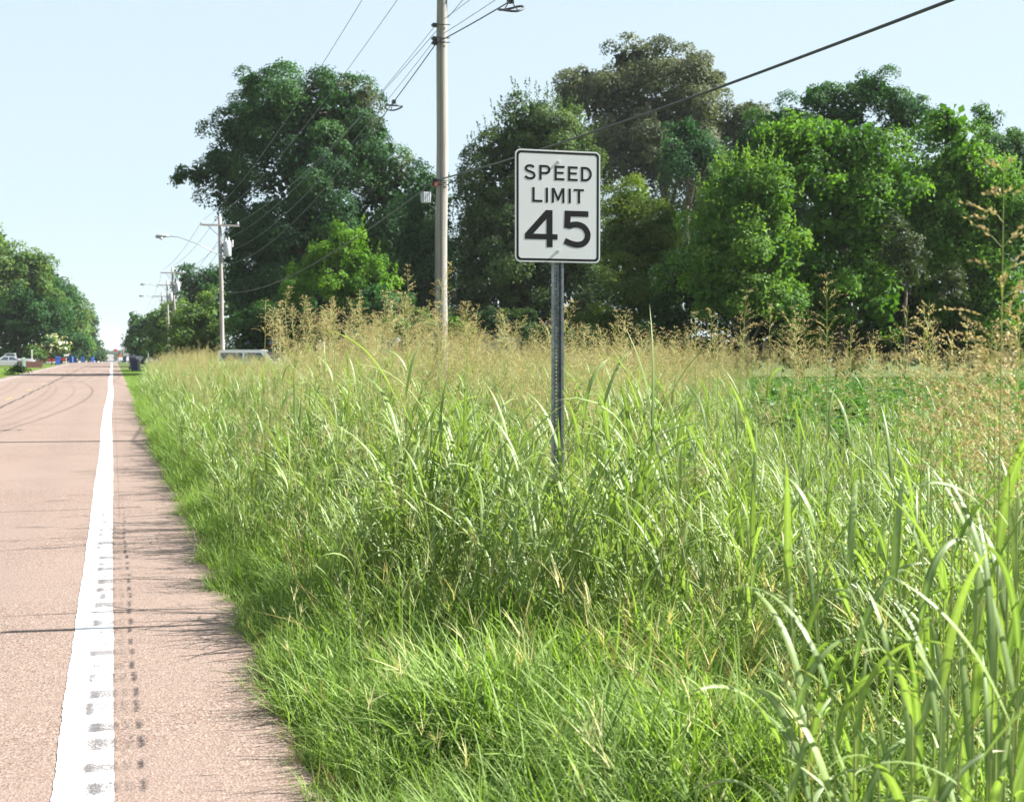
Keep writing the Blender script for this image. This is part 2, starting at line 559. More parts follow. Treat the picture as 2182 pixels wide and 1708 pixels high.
def groove_end(x, y):
    ph = (y / .30) - np.floor(y / .30)
    row = np.floor(y / .30)
    half = .33 + .10 * np.sin(row * 5.3) * np.sin(row * 1.7)
    ly = np.clip((half - np.abs(ph - .5 - .06 * np.sin(row * 3.1))) / .09, 0, 1)
    wob = .012 * np.sin(row * 12.9898) + .008 * np.sin(row * 4.1)
    e1 = 1.6 * np.clip(1 - np.abs(x - (.092 + wob * .6)) / .018, 0, 1)
    e3 = .45 * np.clip(1 - np.abs(x - (.035 + wob * .7)) / .03, 0, 1)
    e2 = (.15 + .4 * np.abs(np.sin(row * 2.3))) * np.clip(1 - np.abs(x - (-.135 + wob * 3.0)) / .035, 0, 1)
    pat = (.35 + .3 * np.abs(np.sin(row * 1.9 + 1))) * np.clip((x + .16) / .03, 0, 1) * np.clip((.01 - x) / .02, 0, 1)
    fade = np.clip((16.0 - y) / 3.0, 0, 1)
    return np.clip(ly * np.maximum(e1, e3) + (.35 + .65 * ly) * e2 + ly * pat, 0, 1) * fade

def grid_mesh(xs_of_y, ys, zfun, nx):
    Xs = np.array([xs_of_y(y) for y in ys])
    Ys = np.repeat(np.asarray(ys)[:, None], nx, 1)
    Z = zfun(Xs, Ys)
    V = np.stack([Xs, Ys, Z], -1).reshape(-1, 3)
    ny = len(ys)
    i = np.arange((ny - 1) * (nx - 1))
    r, c = i // (nx - 1), i % (nx - 1)
    a = r * nx + c
    Fq = np.stack([a, a + 1, a + nx + 1, a + nx], -1)
    return V, Fq

ys_road = np.concatenate([np.arange(-12, 3.4, 1.0), np.arange(3.4, 16.2, .025), np.arange(16.3, 30, .25), np.arange(30, 120, 1.0), np.arange(120, 700, 6.0), np.arange(700, 2300, 80)])
fine = np.arange(-.26, .161, .0125)
def road_xs(y):
    e = float(edge_right(y)) if y < 60 else .80
    return np.concatenate([[ROAD_L, -6.9, -5.5, -4.2, -3.6, -2.4, -1.2, -.5], fine, [.3, .5, e - .03, e]])
def road_z(X, Y):
    Z = zprof(Y) - .0125 * groove_depth(X, Y)
    Z[:, -1] -= .012
    Z[:, 0] -= .012
    return Z
V, Fq = grid_mesh(road_xs, ys_road, road_z, 8 + len(fine) + 4)
road = mesh_obj('road', V, Fq, M['road'], attrs={'groove': groove_end(V[:, 0], V[:, 1])}, smooth=True)
tag(road, 'reddish chip-seal two-lane road running straight to the far crest', 'road', kind='structure')

def line_wob(y, seed):
    y = np.asarray(y, dtype=float)
    return 0.004 * np.sin(y * .55 + seed) + .0025 * np.sin(y * 2.3 + seed * 2) + .002 * np.sin(y * 9.1 + seed) + .0018 * np.sin(y * 31 + seed) + .0012 * np.sin(y * 83 + seed)
def edge_line_xs(y):
    far = .035 * math.sin(y * .13) * min(1, max(0, (y - 18) / 10)) 
    l = -LW + float(line_wob(y, 1)) + far
    r = float(line_wob(y, 4)) * .7 + far
    return np.linspace(l - .02, r - .02, 20)
ys_l = np.concatenate([np.arange(-12, 3.4, .5), np.arange(3.4, 16.2, .025), np.arange(16.3, 60, .2), np.arange(60, 120, 1), np.arange(120, 620, 5.0)])
V, Fq = grid_mesh(edge_line_xs, ys_l, lambda X, Y: zprof(Y) - .0125 * groove_depth(X, Y) + .004, 20)
o = mesh_obj('edge_line', V, Fq, M['white_paint'], attrs={'groove': groove_end(V[:, 0], V[:, 1])}, smooth=True)
tag(o, 'thick white edge line painted over the rumble grooves beside the shoulder', 'road marking', kind='structure')

def far_line_xs(y):
    c = -6.95 + float(line_wob(y, 9)) * 2
    return np.linspace(c - .1, c + .1, 3)
ys_f = np.concatenate([np.arange(4, 60, .5), np.arange(60, 620, 5.0)])
V, Fq = grid_mesh(far_line_xs, ys_f, lambda X, Y: zprof(Y) + .005, 3)
o = mesh_obj('edge_line', V, Fq, M['white_paint_old'], attrs={'groove': np.zeros(len(V))})
tag(o, 'faded white edge line beside the mown lawn across the road', 'road marking', kind='structure')
for k in range(16):
    y0 = 14.0 + 12.2 * k
    V, Fq = grid_mesh(lambda y: np.linspace(-3.97 + .01 * math.sin(y), -3.86 + .01 * math.sin(y * 2), 3), np.linspace(y0, y0 + 3.1, 12), lambda X, Y: zprof(Y) + .005, 3)
    o = mesh_obj('centre_dash', V, Fq, M['yellow_paint'], attrs={'groove': np.zeros(len(V))})
    tag(o, 'worn yellow dash painted along the centre of the road', 'road marking', 'yellow centre dashes', 'structure')

# ------------------------------------------------------------------ the ground sheet
gx = np.concatenate([np.linspace(-2500, -60, 14), np.linspace(-50, -9, 12), [-7.7, 0.7], np.linspace(1.5, 60, 40), np.linspace(75, 2500, 14)])
gy = np.concatenate([np.linspace(-600, -20, 8), np.linspace(-15, 120, 91), np.linspace(130, 700, 58), np.linspace(760, 4200, 14)])
def gz(X, Y):
    side = np.where((X > 1.2), 1.0, 0.0)
    n = .03 * np.sin(X * 1.3 + Y * .7) + .02 * np.sin(X * 2.7 - Y * 1.9)
    return zprof(Y) - .016 + side * (n - .03) * np.clip((200 - Y) / 100, 0, 1)
V, Fq = grid_mesh(lambda y: gx, gy, gz, len(gx))
ground_o = mesh_obj('ground', V, Fq, M['ground'], smooth=True)
tag(ground_o, 'flat grassy ground spreading out on both sides of the road', 'ground', kind='structure')

# ------------------------------------------------------------------ the speed limit sign
def build_sign():
    u = .0008
    yaw = R(3)
    c = at(1189, 440, 8.35)
    root = empty('speed_limit_sign', (c.x, c.y, -.05), -yaw, 'white speed limit 45 sign on a perforated steel post in tall grass', 'road sign')
    cz = c.z + .05
    def P(x, y):
        return ((x - 708) * u, cz - (y - 699) * u)
    W2, H2, rad = .3048, .381, .038
    def rrect(w, h, r, n=8):
        pts = []
        for (sx, sz, a0) in ((1, 1, 0), (-1, 1, 90), (-1, -1, 180), (1, -1, 270)):
            for i in range(n + 1):
                a = R(a0 + 90 * i / n)
                pts.append((sx * (w - r) + r * math.cos(a), cz + sz * (h - r) + r * math.sin(a)))
        return pts
    mb = MB().prism(rrect(W2, H2, rad), 'y', -.0012, .0012)
    mb.build('sign_panel', M['sign'], root)
    # border ring
    a, b = rrect(W2 - .010, H2 - .010, rad - .010), rrect(W2 - .0255, H2 - .0255, rad - .017)
    n = len(a)
    mb = MB()
    vs = [(x, -.0012, z) for x, z in a + b] + [(x, -.0018, z) for x, z in a + b]
    fs = []
    for i in range(n):
        j = (i + 1) % n
        fs += [(2*n+i, 2*n+j, 3*n+j, 3*n+i), (i, j, 2*n+j, 2*n+i), (n+i, n+j, 3*n+j, 3*n+i)]
    mb.add(vs, fs).build('border', M['sign_black'], root)

    def glyph(loops):
        cu = bpy.data.curves.new('letter', 'CURVE')
        cu.dimensions = '2D'
        cu.fill_mode = 'BOTH'
        cu.extrude = .0005
        for lp in loops:
            sp = cu.splines.new('POLY')
            sp.points.add(len(lp) - 1)
            for pt, q in zip(sp.points, lp):
                x, z = P(*q)
                pt.co = (x, z, 0, 1)
            sp.use_cyclic_u = True
        tmp = bpy.data.objects.new('letter_curve', cu)
        col.objects.link(tmp)
        dg = bpy.context.evaluated_depsgraph_get()
        me = bpy.data.meshes.new_from_object(tmp.evaluated_get(dg))
        bpy.data.objects.remove(tmp)
        for v in me.vertices:
            x, z, y = v.co
            v.co = (x, -.0017 - y, z)
        me.name = 'letter'
        me.materials.clear(); me.materials.append(M['sign_black'])
        o = bpy.data.objects.new('letter', me)
        col.objects.link(o); o.parent = root
        return o
    def arcpts(cx, cy, rx, ry, a0, a1, n=14):
        return [(cx + rx * math.cos(R(a0 + (a1 - a0) * i / n)), cy - ry * math.sin(R(a0 + (a1 - a0) * i / n))) for i in range(n + 1)]
    def ribbon(pts, w):
        pts = [Vector((p[0], p[1])) for p in pts]
        L, Rr = [], []
        for i, p in enumerate(pts):
            t = (pts[min(i + 1, len(pts) - 1)] - pts[max(i - 1, 0)]).normalized()
            nrm = Vector((-t.y, t.x))
            L.append(tuple(p + nrm * w / 2)); Rr.append(tuple(p - nrm * w / 2))
        return L + Rr[::-1]
    def smooth_path(ctrl, n=10):
        out = []
        c = [ctrl[0]] + list(ctrl) + [ctrl[-1]]
        for i in range(1, len(c) - 2):
            p0, p1, p2, p3 = c[i-1], c[i], c[i+1], c[i+2]
            for k in range(n):
                t = k / n
                out.append(tuple(.5 * ((2*p1[d]) + (-p0[d]+p2[d])*t + (2*p0[d]-5*p1[d]+4*p2[d]-p3[d])*t*t + (-p0[d]+3*p1[d]-3*p2[d]+p3[d])*t**3) for d in (0, 1)))
        out.append(ctrl[-1])
        return out
    def letE(x0, x1, y0, y1, w=21, h=19):
        m0, m1 = (y0 + y1) / 2 - 9 - 2, (y0 + y1) / 2 + 9 - 2
        xm = x1 - 8
        glyph([[(x0,y0),(x1,y0),(x1,y0+h),(x0+w,y0+h),(x0+w,m0),(xm,m0),(xm,m1),(x0+w,m1),(x0+w,y1-h),(x1,y1-h),(x1,y1),(x0,y1)]])
    # SPEED
    glyph([ribbon(smooth_path([(492, 377), (478, 364), (456, 361), (432, 367), (422, 384), (434, 402), (462, 412), (489, 424), (498, 444), (487, 463), (459, 469), (433, 464), (417, 450)], 8), 20)])
    glyph([[(541,352)] + [(592,352)] + arcpts(600, 391, 40, 39, 90, -90)[0:] + [(592,430),(562,430),(562,477),(541,477)], [(562,371),(597,371)] + arcpts(598, 391, 21, 20, 90, -90) + [(562,411)]])
    letE(676, 766, 353, 477)
    letE(797, 884, 354, 478)
    glyph([[(914,354),(955,354)] + arcpts(955, 416, 57, 62, 90, -90, 20) + [(914,478)], [(935,374),(953,374)] + arcpts(953, 416, 38, 42, 90, -90, 20) + [(935,458)]])
    # LIMIT
    glyph([[(479,543),(500,543),(500,648),(569,648),(569,667),(479,667)]])
    glyph([[(598,543),(619,543),(619,668),(598,668)]])
    glyph([[(652,543),(676,543),(709,618),(742,543),(766,543),(766,668),(746,668),(746,580),(716,650),(702,650),(672,580),(672,668),(652,668)]])
    glyph([[(802,544),(823,544),(823,668),(802,668)]])
    glyph([[(850,545),(941,545),(941,563),(907,563),(907,668),(885,668),(885,563),(850,563)]])
    # 45
    glyph([[(414,936),(600,732),(659,732),(659,936),(704,936),(704,982),(660,982),(660,1047),(606,1047),(606,982),(414,982)], [(488,935),(605,935),(605,808)]])
    bowl = smooth_path([(822, 858), (850, 850), (890, 850), (938, 868), (968, 905), (976, 938), (966, 978), (934, 1010), (884, 1021), (828, 1013), (768, 990)], 8)
    L = ribbon(bowl, 52)
    n = len(L) // 2
    side_a, side_b = L[:n], L[n:][::-1]
    outer, inner = (side_a, side_b) if side_a[n//2][0] > side_b[n//2][0] else (side_b, side_a)
    outer = [q for q in outer if q[0] > 819 or q[1] > 950]
    glyph([[(768,732),(982,732),(982,781),(822,781),(819,834)] + outer + inner[::-1][:-1] + [(818, 888), (762, 878)]])

    # two bolts with washers
    for (bx, by) in ((712, 320), (712, 1077)):
        x, z = P(bx, by)
        mb = MB()
        mb.tube([(x, -.0012, z), (x, -.0032, z)], .0115, 16)
        b_ = mb.build('bolt', M['bolt'], root)
        hb = MB().tube([(x, -.0032, z), (x, -.012, z)], [.0085, .0075], 6)
        hb.build('bolt_head', M['bolt'], b_)
    # perforated channel post: flanges, sides, holed web
    mb = MB()
    z0, z1 = -.35, cz + H2 - .03
    prof = [(-.044, .004), (-.027, .004), (-.019, .034), (.019, .034), (.027, .004), (.044, .004)]
    t = .0034
    def strip(p, q, off):
        (x0, y0), (x1, y1) = p, q
        d = Vector((x1 - x0, y1 - y0)).normalized(); nn = Vector((-d.y, d.x)) * off
        vs = [(x0, y0, z0), (x1, y1, z0), (x1 + nn.x, y1 + nn.y, z0), (x0 + nn.x, y0 + nn.y, z0)]
        vs += [(a_, b_, z1) for a_, b_, _ in vs]
        mb.add(vs, [(0,3,2,1),(4,5,6,7),(0,1,5,4),(1,2,6,5),(2,3,7,6),(3,0,4,7)])
    strip(prof[0], prof[1], t); strip(prof[1], prof[2], t); strip(prof[3], prof[4], t); strip(prof[4], prof[5], t)
    mb.build('post', M['steel'], root)
    web = MB()
    pitch = .0254
    z = z0
    while z + pitch <= z1:
        sq = [(-.019, z), (.019, z), (.019, z + pitch), (-.019, z + pitch)]
        hole = [(.0052 * math.cos(R(45 * i - 112.5)), z + pitch / 2 + .0052 * math.sin(R(45 * i - 112.5))) for i in range(8)]
        vs = [(x, .0342, zz) for x, zz in sq + hole]
        web.add(vs, [(0,1,6,5),(0,5,4),(1,2,8,7),(1,7,6),(2,3,10,9),(2,9,8),(3,0,4,11),(3,11,10)])
        z += pitch
    web.build('post_web', M['steel'], root)
    return root
build_sign()

# ------------------------------------------------------------------ utility poles and lines
POLES = []
def utility_pole(px_base, d, h, r0, r1, lean, label, arms=True, tank=False, lamp=None, far=True):
    b = foot(px_base, d)
    root = empty('utility_pole', b, 0, label, 'utility pole', 'wooden utility poles along the road')
    mat = M['pole_far'] if far else M['pole']
    lx, ly = lean
    mb = MB()
    zs = [-.3] + [h * i / 10 for i in range(1, 11)]
    pts = [(lx * z / h + .012 * math.sin(z * 1.3), ly * z / h, z) for z in zs]
    mb.tube(pts, [r0 + (r1 - r0) * max(z, 0) / h for z in zs], 20)
    mb.build('shaft', mat, root, True)
    def px(z): return lx * z / h
    def py(z): return ly * z / h
    top = {}
    if arms:
        za = h - .55
        w = 1.22
        a = MB().box(px(za) - w, px(za) + w, py(za) - r1 - .10, py(za) - r1 - .01, za - .06, za + .06)
        arm = a.build('crossarm', M['pole_far'], root)
        for sx in (-1, 1):
            MB().tube([(px(za) + sx * .75, py(za) - r1 - .05, za - .06), (px(za) + sx * .12, py(za - .6) - r1, za - .62)], .016, 6).build('brace', M['dark_metal'], root)
        for dx in (-w + .1, w - .1):
            q = MB().tube([(px(za) + dx, py(za) - r1 - .055, za + .06), (px(za) + dx, py(za) - r1 - .055, za + .12), (px(za) + dx, py(za) - r1 - .055, za + .2), (px(za) + dx, py(za) - r1 - .055, za + .25)], [.02, .055, .045, .02], 10)
            q.build('insulator', M['porcelain'], root)
        q = MB().tube([(px(h), py(h), h), (px(h), py(h), h + .08), (px(h), py(h), h + .2)], [.02, .055, .03], 10)
        q.build('insulator', M['porcelain'], root)
        top['pins'] = [b + Vector((px(za) - w + .1, py(za) - r1 - .055, za + .25)), b + Vector((px(za) + w - .1, py(za) - r1 - .055, za + .25)), b + Vector((px(h), py(h), h + .2))]
    if tank:
        zt = h - 2.0
        tb = MB().tube([(px(zt) + r0 + .28, py(zt), zt - .5), (px(zt) + r0 + .28, py(zt), zt - .46), (px(zt) + r0 + .28, py(zt), zt + .4), (px(zt) + r0 + .28, py(zt), zt + .5)], [.22, .25, .25, .18], 16)
        tk = tb.build('transformer', M['tank'], root, True)
        for dx in (-.08, .1):
            MB().tube([(px(zt) + r0 + .28 + dx, py(zt), zt + .46), (px(zt) + r0 + .28 + dx, py(zt), zt + .62), (px(zt) + r0 + .28 + dx, py(zt), zt + .75)], [.05, .06, .02], 8).build('bushing', M['porcelain'], tk)
        MB().box(px(zt) + .05, px(zt) + r0 + .1, py(zt) - .06, py(zt) + .06, zt - .2, zt - .1).build('bracket', M['dark_metal'], root)
        MB().tube([(px(zt) + r0 + .62, py(zt), zt + .1), (px(zt) + r0 + .62, py(zt), zt + .55)], [.035, .05], 8).build('fuse_cutout', M['porcelain'], root)
        MB().tube([(px(zt) + .1, py(zt) - .12, zt + .5), (px(zt) + r0 + .62, py(zt), zt + .32)], .018, 6).build('cutout_bracket', M['dark_metal'], root)
    if lamp:
        zl, reach = lamp
        pts = [(px(zl), py(zl) - r0, zl), (px(zl) - reach * .45, py(zl) - r0, zl + reach * .22), (px(zl) - reach * .8, py(zl) - r0, zl + reach * .34), (px(zl) - reach, py(zl) - r0, zl + reach * .35)]
        la = MB().tube(pts, [.035, .03, .028, .028], 8).build('lamp_arm', M['lamp'], root, True)
        x, y, z = pts[-1]
        hd = MB().tube([(x + .05, y, z), (x - .15, y, z + .03), (x - .4, y, z), (x - .7, y, z - .04), (x - .78, y, z - .06)], [.05, .10, .15, .12, .04], 12).build('lamp_head', M['lamp'], root, True)
        MB().tube([(x - .42, y, z - .1), (x - .42, y, z - .19), (x - .42, y, z - .23)], [.13, .11, .04], 12).build('lens', M['porcelain'], hd, True)
    POLES.append((b, h, lean, top, r1))
    return root

p1 = utility_pole(939, 26, 10.4, .145, .105, (.06, 0), 'tall pale utility pole rising out of the grass beside the speed limit sign', True, far=False)
p2 = utility_pole(475, 78, 10.45, .15, .11, (-.12, 0), 'utility pole with transformer and street lamp at the edge of the dark oak', True, True, (8.0, 3.2))
p3 = utility_pole(379, 131, 10.9, .15, .10, (-.5, 0), 'leaning utility pole with grey transformer, first past the street-lamp pole', True, True)
p4 = utility_pole(361, 151, 10.7, .15, .10, (-.2, 0), 'slim utility pole with crossarm and small lamp beside the leaning pole', True, True, (9.4, 2.4))
p5 = utility_pole(347, 172, 10.3, .15, .10, (-.05, 0), 'far utility pole with crossarm and lamp before the light green trees', True, True, (9.0, 2.3))
p6 = utility_pole(311, 262, 9.9, .15, .10, (0, 0), 'small far utility pole sticking out above the roadside trees', True, False, (9.2, 2.6))
p7 = utility_pole(263, 420, 10.2, .16, .11, (0, 0), 'hazy far utility pole at the end of the row near the crest', True, False)
p8 = utility_pole(258, 560, 12.2, .16, .11, (0, 0), 'last hazy utility pole beyond the road crest', True, False)

def pole_pt(i, z, dx=0.0, dy=0.0):
    b, h, (lx, ly), top, r = POLES[i]
    return b + Vector((lx * z / h + dx, ly * z / h + dy, z))

def wire(a, b, sag, r, mat, label, group='overhead lines between the poles', name='power_line', n=26):
    a, b = Vector(a), Vector(b)
    pts = []
    for i in range(n + 1):
        t = i / n
        p = a.lerp(b, t)
        p.z -= sag * 4 * t * (1 - t)
        pts.append(p)
    mid = pts[0].copy()
    mb = MB().tube([p - mid for p in pts], r, 6)
    o = mb.build(name, mat, None, True)
    o.location = mid
    tag(o, label, 'cable' if 'cable' in name else 'wire', group)
    return pts

PN = ['pale pole', 'transformer pole', 'leaning pole', 'slim lamp pole', 'far lamp pole', 'small far pole', 'hazy pole', 'last hazy pole']
P0 = Vector((POLES[0][0].x + .1, POLES[0][0].y - 50.0, 0))       # the next pole of the row, behind the viewer
b1 = POLES[0][0]
# primaries on crossarms
for j, who in ((0, 'road-side'), (1, 'field-side'), (2, 'topmost')):
    prev = None
    a1 = POLES[0][3]['pins'][j]
    wire(a1, POLES[1][3]['pins'][j], .75, .008, M['wire'], f'thin {who} bare wire strung from the pale pole to the transformer pole')
    wire(P0 + (a1 - b1), a1, .7, .008, M['wire'], f'thin {who} bare wire passing over the sign to the pale pole')
    for i in range(1, 7):
        wire(POLES[i][3]['pins'][j], POLES[i + 1][3]['pins'][j], .5, .013, M['wire'], f'faint {who} bare wire from the {PN[i]} to the {PN[i + 1]}', 'distant wires', n=14)
# communication lines lower on the poles: z on the near pole, z on the next, sag
LOW = [(8.70, 8.9, .9, .006, 'highest thin clamped line', 'telephone_line', M['wire']),
       (8.42, 8.2, 1.1, .006, 'thin line just above the black cable', 'telephone_line', M['wire']),
       (8.33, 7.5, 1.35, .012, 'black looped cable', 'overhead_cable', M['cable']),
       (5.45, 5.75, .85, .0155, 'thick low black cable', 'overhead_cable', M['cable'])]
SPAN = {}
for k, (za, zb, sag, r, lab, nm, mt) in enumerate(LOW):
    dxl = -.14 if k < 2 else -.12
    SPAN[k, 0] = wire(pole_pt(0, za, dxl), pole_pt(1, zb, -.14), sag, r, mt, lab + ' from the pale pole towards the transformer pole', 'low lines along the pole row', nm, 40)
    SPAN[k, 1] = wire(pole_pt(0, za, dxl), Vector((P0.x + dxl, P0.y, za)), sag, r, mt, lab + ' from the pale pole running overhead past the sign', 'low lines along the pole row', nm, 60)
    for i in range(1, 5):
        wire(pole_pt(i, zb, -.14), pole_pt(i + 1, zb, -.14), .6, .012, M['wire'], f'faint {("highest", "second", "third", "lowest")[k]} shaft line from the {PN[i]} to the {PN[i + 1]}', 'distant wires', nm, 12)
# clamps on the near pole
for z in (8.70, 8.42, 8.33, 5.45, 5.36):
    q = pole_pt(0, z) - b1
    cl = MB().box(q.x - .2, q.x - .09, q.y - .03, q.y + .03, z - .045, z + .035)
    cl.tube([(q.x - .2, q.y - .06, z), (q.x - .2, q.y + .06, z)], .028, 8)
    cl.tube([(q.x - .12, q.y - .13, z - .01), (q.x, q.y - .16, z - .02), (q.x + .13, q.y - .12, z)], .012, 6)
    cl.build('cable_clamp', M['dark_metal'], p1)
MB().box(-.16, -.11, -.165, -.11, 5.31, 5.40).build('orange_tag', M['orange_tag'], p1)
MB().tube([(-.02, -.14, 8.6), (-.035, -.145, 6.0), (-.02, -.15, 4.2), (-.03, -.155, 1.0), (-.03, -.16, -.2)], .008, 6).build('ground_wire', M['cable'], p1)
MB().tube([(-.14, -.08, 5.1), (-.145, -.09, 3.4), (-.15, -.09, -.1)], .011, 6).build('riser', M['dark_metal'], p1)

def snowshoe(pts, want_px, label, tilt):
    best = min(pts, key=lambda p: abs(((p - EYE).dot(RGT) / (p - EYE).dot(FWD)) * F + CXP - want_px))
    root = empty('cable_loop', best, 0, label, 'cable loop', 'slack loops on the black cable')
    ring = [(.20 * math.cos(t) , .30 * math.sin(t), -.13 + .02 * math.cos(2 * t)) for t in np.linspace(0, 2 * math.pi, 29)]
    MB().tube(ring, .02, 8, False).build('loop', M['cable'], root, True)
    for s in (-1, 1):
        MB().tube([(0, s * .30, -.13), (0, s * .1, -.03), (0, 0, .0)], .01, 6).build('strap', M['dark_metal'], root)
    MB().box(-.04, .04, -.07, .07, -.04, .04).build('hanger', M['dark_metal'], root)
    root.rotation_euler = tilt
    return root
snowshoe(SPAN[2, 0], 838, 'black oval cable loop hanging in the sky before the oak', (0, 0, 0))
snowshoe(SPAN[2, 1], 1100, 'black oval cable loop hanging in the sky above the speed limit sign', (R(17), R(-13), 0))
# small equipment box hanging on the far side line
bx = at(907, 421, 30)
eq = empty('splice_box', bx, R(20), 'small pale grey ribbed box hanging beside the pale pole', 'cable box')
MB().taper(0, 0, -.13, .13, .09, .07, .11, .08).build('case', M['lamp'], eq)
for i in range(4):
    MB().box(-.1 + .055 * i, -.085 + .055 * i, -.095, -.07, -.12, .12).build('rib', M['tank'], eq)
MB().tube([(.1, 0, -.12), (.16, 0, 0), (.14, 0, .2), (.3, -.9, .34)], .012, 6).build('lead', M['cable'], eq)
MB().tube([(-.06, 0, .13), (-.02, 0, .3), (.3, -.9, .34)], .008, 6).build('hanger', M['dark_metal'], eq)

# ------------------------------------------------------------------ trees
def unit(a):
    return a / np.maximum(np.linalg.norm(a, axis=-1, keepdims=True), 1e-9)

def leaf_quads(C, T, N, L, W, fold=.18):
    """rhombic folded leaves at C, long axis T, normal N"""
    T = unit(T)
    B = unit(np.cross(N, T))
    N = np.cross(T, B)
    L = np.asarray(L)[:, None]; W = np.asarray(W)[:, None]
    a = C - T * L * .5
    b = C + B * W * .5 + N * W * fold + T * L * .05
    c = C + T * L * .5 - N * L * .12
    d = C - B * W * .5 + N * W * fold + T * L * .05
    V = np.stack([a, b, c, d], 1).reshape(-1, 3)
    n = len(C)
    Fq = (np.arange(n)[:, None] * 4 + np.arange(4)[None, :])
    return V, Fq

def crown_arrays(lobes, dens, leaf, clump=.5, droop=.25, shell=.55, asp=.62, seed=0, tint=(.0, 1.0), up=.5, shoots=0):
    """lobes: (centre, (rx,ry,rz)); dens: leaves per square metre of lobe outline"""
    g = np.random.default_rng(seed)
    Cs, Ts, Ns, Ls, tin = [], [], [], [], []
    for (c, r) in lobes:
        c = np.array(c); r = np.array(r)
        n = int(dens * math.pi * r[0] * r[2])
        br = min(clump * 2.3, .5 * float(np.min(r)) + .15)
        nb = max(5, int(2.9 * (float(np.mean(r)) / br) ** 2))
        d = unit(g.normal(size=(nb, 3)) + np.array([0, 0, .15]))
        bc = c + d * r * (shell + (1.0 - shell) * g.random(nb) ** .5)[:, None] * (1 + .10 * g.normal(size=nb))[:, None]
        bs = br * (.4 + .85 * g.random(nb))
        bt = np.clip(g.normal(.42, .32, nb), 0, 1)
        w = bs ** 2; cnt = np.maximum(6, (n * .88 * w / w.sum()).astype(int))
        idx = np.repeat(np.arange(nb), cnt)
        m_ = len(idx)
        e = unit(g.normal(size=(m_, 3)) + d[idx] * .55 + np.array([0, 0, .45]))
        rad = bs[idx] * (.74 + .34 * g.random(m_))
        P = bc[idx] + e * rad[:, None] * np.array([1.0, 1.0, .72]) + g.normal(size=(m_, 3)) * leaf * .45
        P[:, 2] -= droop * rad * g.random(m_) * 1.1
        N = unit(e * .75 + d[idx] * .3 + np.array([0, 0, up]) + g.normal(size=P.shape) * .45)
        T = unit(np.cross(N, g.normal(size=P.shape)) + np.array([0, 0, -droop]))
        Cs.append(P); Ts.append(T); Ns.append(N)
        Ls.append(leaf * (.65 + .7 * g.random(m_)))
        tin.append(np.clip(bt[idx] + g.normal(0, .14, m_), 0, 1))
        mi = int(n * .12)  # large inner leaves tinted dark: the crown's inner shade put into their colour
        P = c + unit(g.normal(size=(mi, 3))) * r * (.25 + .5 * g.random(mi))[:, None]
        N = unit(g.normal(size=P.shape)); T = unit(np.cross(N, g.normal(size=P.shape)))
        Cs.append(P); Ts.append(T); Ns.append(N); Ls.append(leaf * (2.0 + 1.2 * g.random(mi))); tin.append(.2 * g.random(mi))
        if shoots:
            ns = int(shoots)
            ds = unit(np.stack([g.normal(size=ns), g.normal(size=ns), np.abs(g.normal(size=ns)) + .4], -1))
            b0 = c + ds * r
            for q in range(ns):
                hl = clump * (1.2 + 2.0 * g.random())
                m_ = 16
                s_ = np.linspace(0, 1, m_)[:, None]
                dirv = unit(ds[q] * .35 + np.array([0, 0, 1.0]) + g.normal(size=3) * .12)
                P = b0[q] + dirv * s_ * hl + g.normal(size=(m_, 3)) * clump * .22 * (1.1 - s_)
                N = unit(g.normal(size=P.shape) + ds[q])
                T = unit(np.cross(N, g.normal(size=P.shape)) + dirv)
                Cs.append(P); Ts.append(T); Ns.append(N)
                Ls.append(leaf * (.6 + .6 * g.random(m_)))
                tin.append(np.clip(g.normal(.55, .15, m_), 0, 1))
    C, T, N, L = np.concatenate(Cs), np.concatenate(Ts), np.concatenate(Ns), np.concatenate(Ls)
    tn = tint[0] + (tint[1] - tint[0]) * np.concatenate(tin)
    V, Fq = leaf_quads(C, T, N, L, L * asp)
    return V, Fq, np.repeat(tn, 4)

def px_lobes(lobes, d, flat=.85):
    out = []
    for lb in lobes:
        x, y, rx, ry = lb[:4]
        dd = d + (lb[4] if len(lb) > 4 else 0)
        c = at(x, y, dd)
        s = dd / F
        out.append(((c.x, c.y, c.z), (rx * s, max(rx, ry) * s * flat, ry * s)))
    return out

LEAFM = {}
def leafm(key):
    pal = {
        'oak': ((.010, .044, .018), (.064, .140, .044), .30),
        'dark': ((.007, .030, .012), (.036, .095, .030), .28),
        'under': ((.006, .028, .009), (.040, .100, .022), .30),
        'pear': ((.012, .038, .014), (.090, .140, .044), .28),
        'olive': ((.034, .050, .028), (.150, .170, .095), .22),
        'feather': ((.040, .080, .014), (.160, .215, .034), .36),
        'lime': ((.040, .110, .012), (.130, .250, .026), .40),
        'vine': ((.012, .056, .010), (.118, .238, .034), .38),
        'maple': ((.032, .095, .018), (.155, .265, .052), .38),
        'street': ((.016, .060, .022), (.085, .175, .050), .32),
        'streetlight': ((.035, .085, .022), (.135, .210, .050), .34),
        'teal': ((.012, .048, .024), (.055, .130, .055), .28),
        'hazy': ((.018, .050, .026), (.060, .110, .052), .3),
        'grey': ((.020, .034, .016), (.070, .092, .045), .2),
        'bloom': ((.42, .42, .36), (.74, .72, .64), .3),
    }
    if key not in LEAFM:
        a, b, t = pal[key]
        LEAFM[key] = leaf_mat('foliage_' + key, a, b, t, .68, .12, (1.5, 1.55, .5), patch=.6)
    return LEAFM[key]

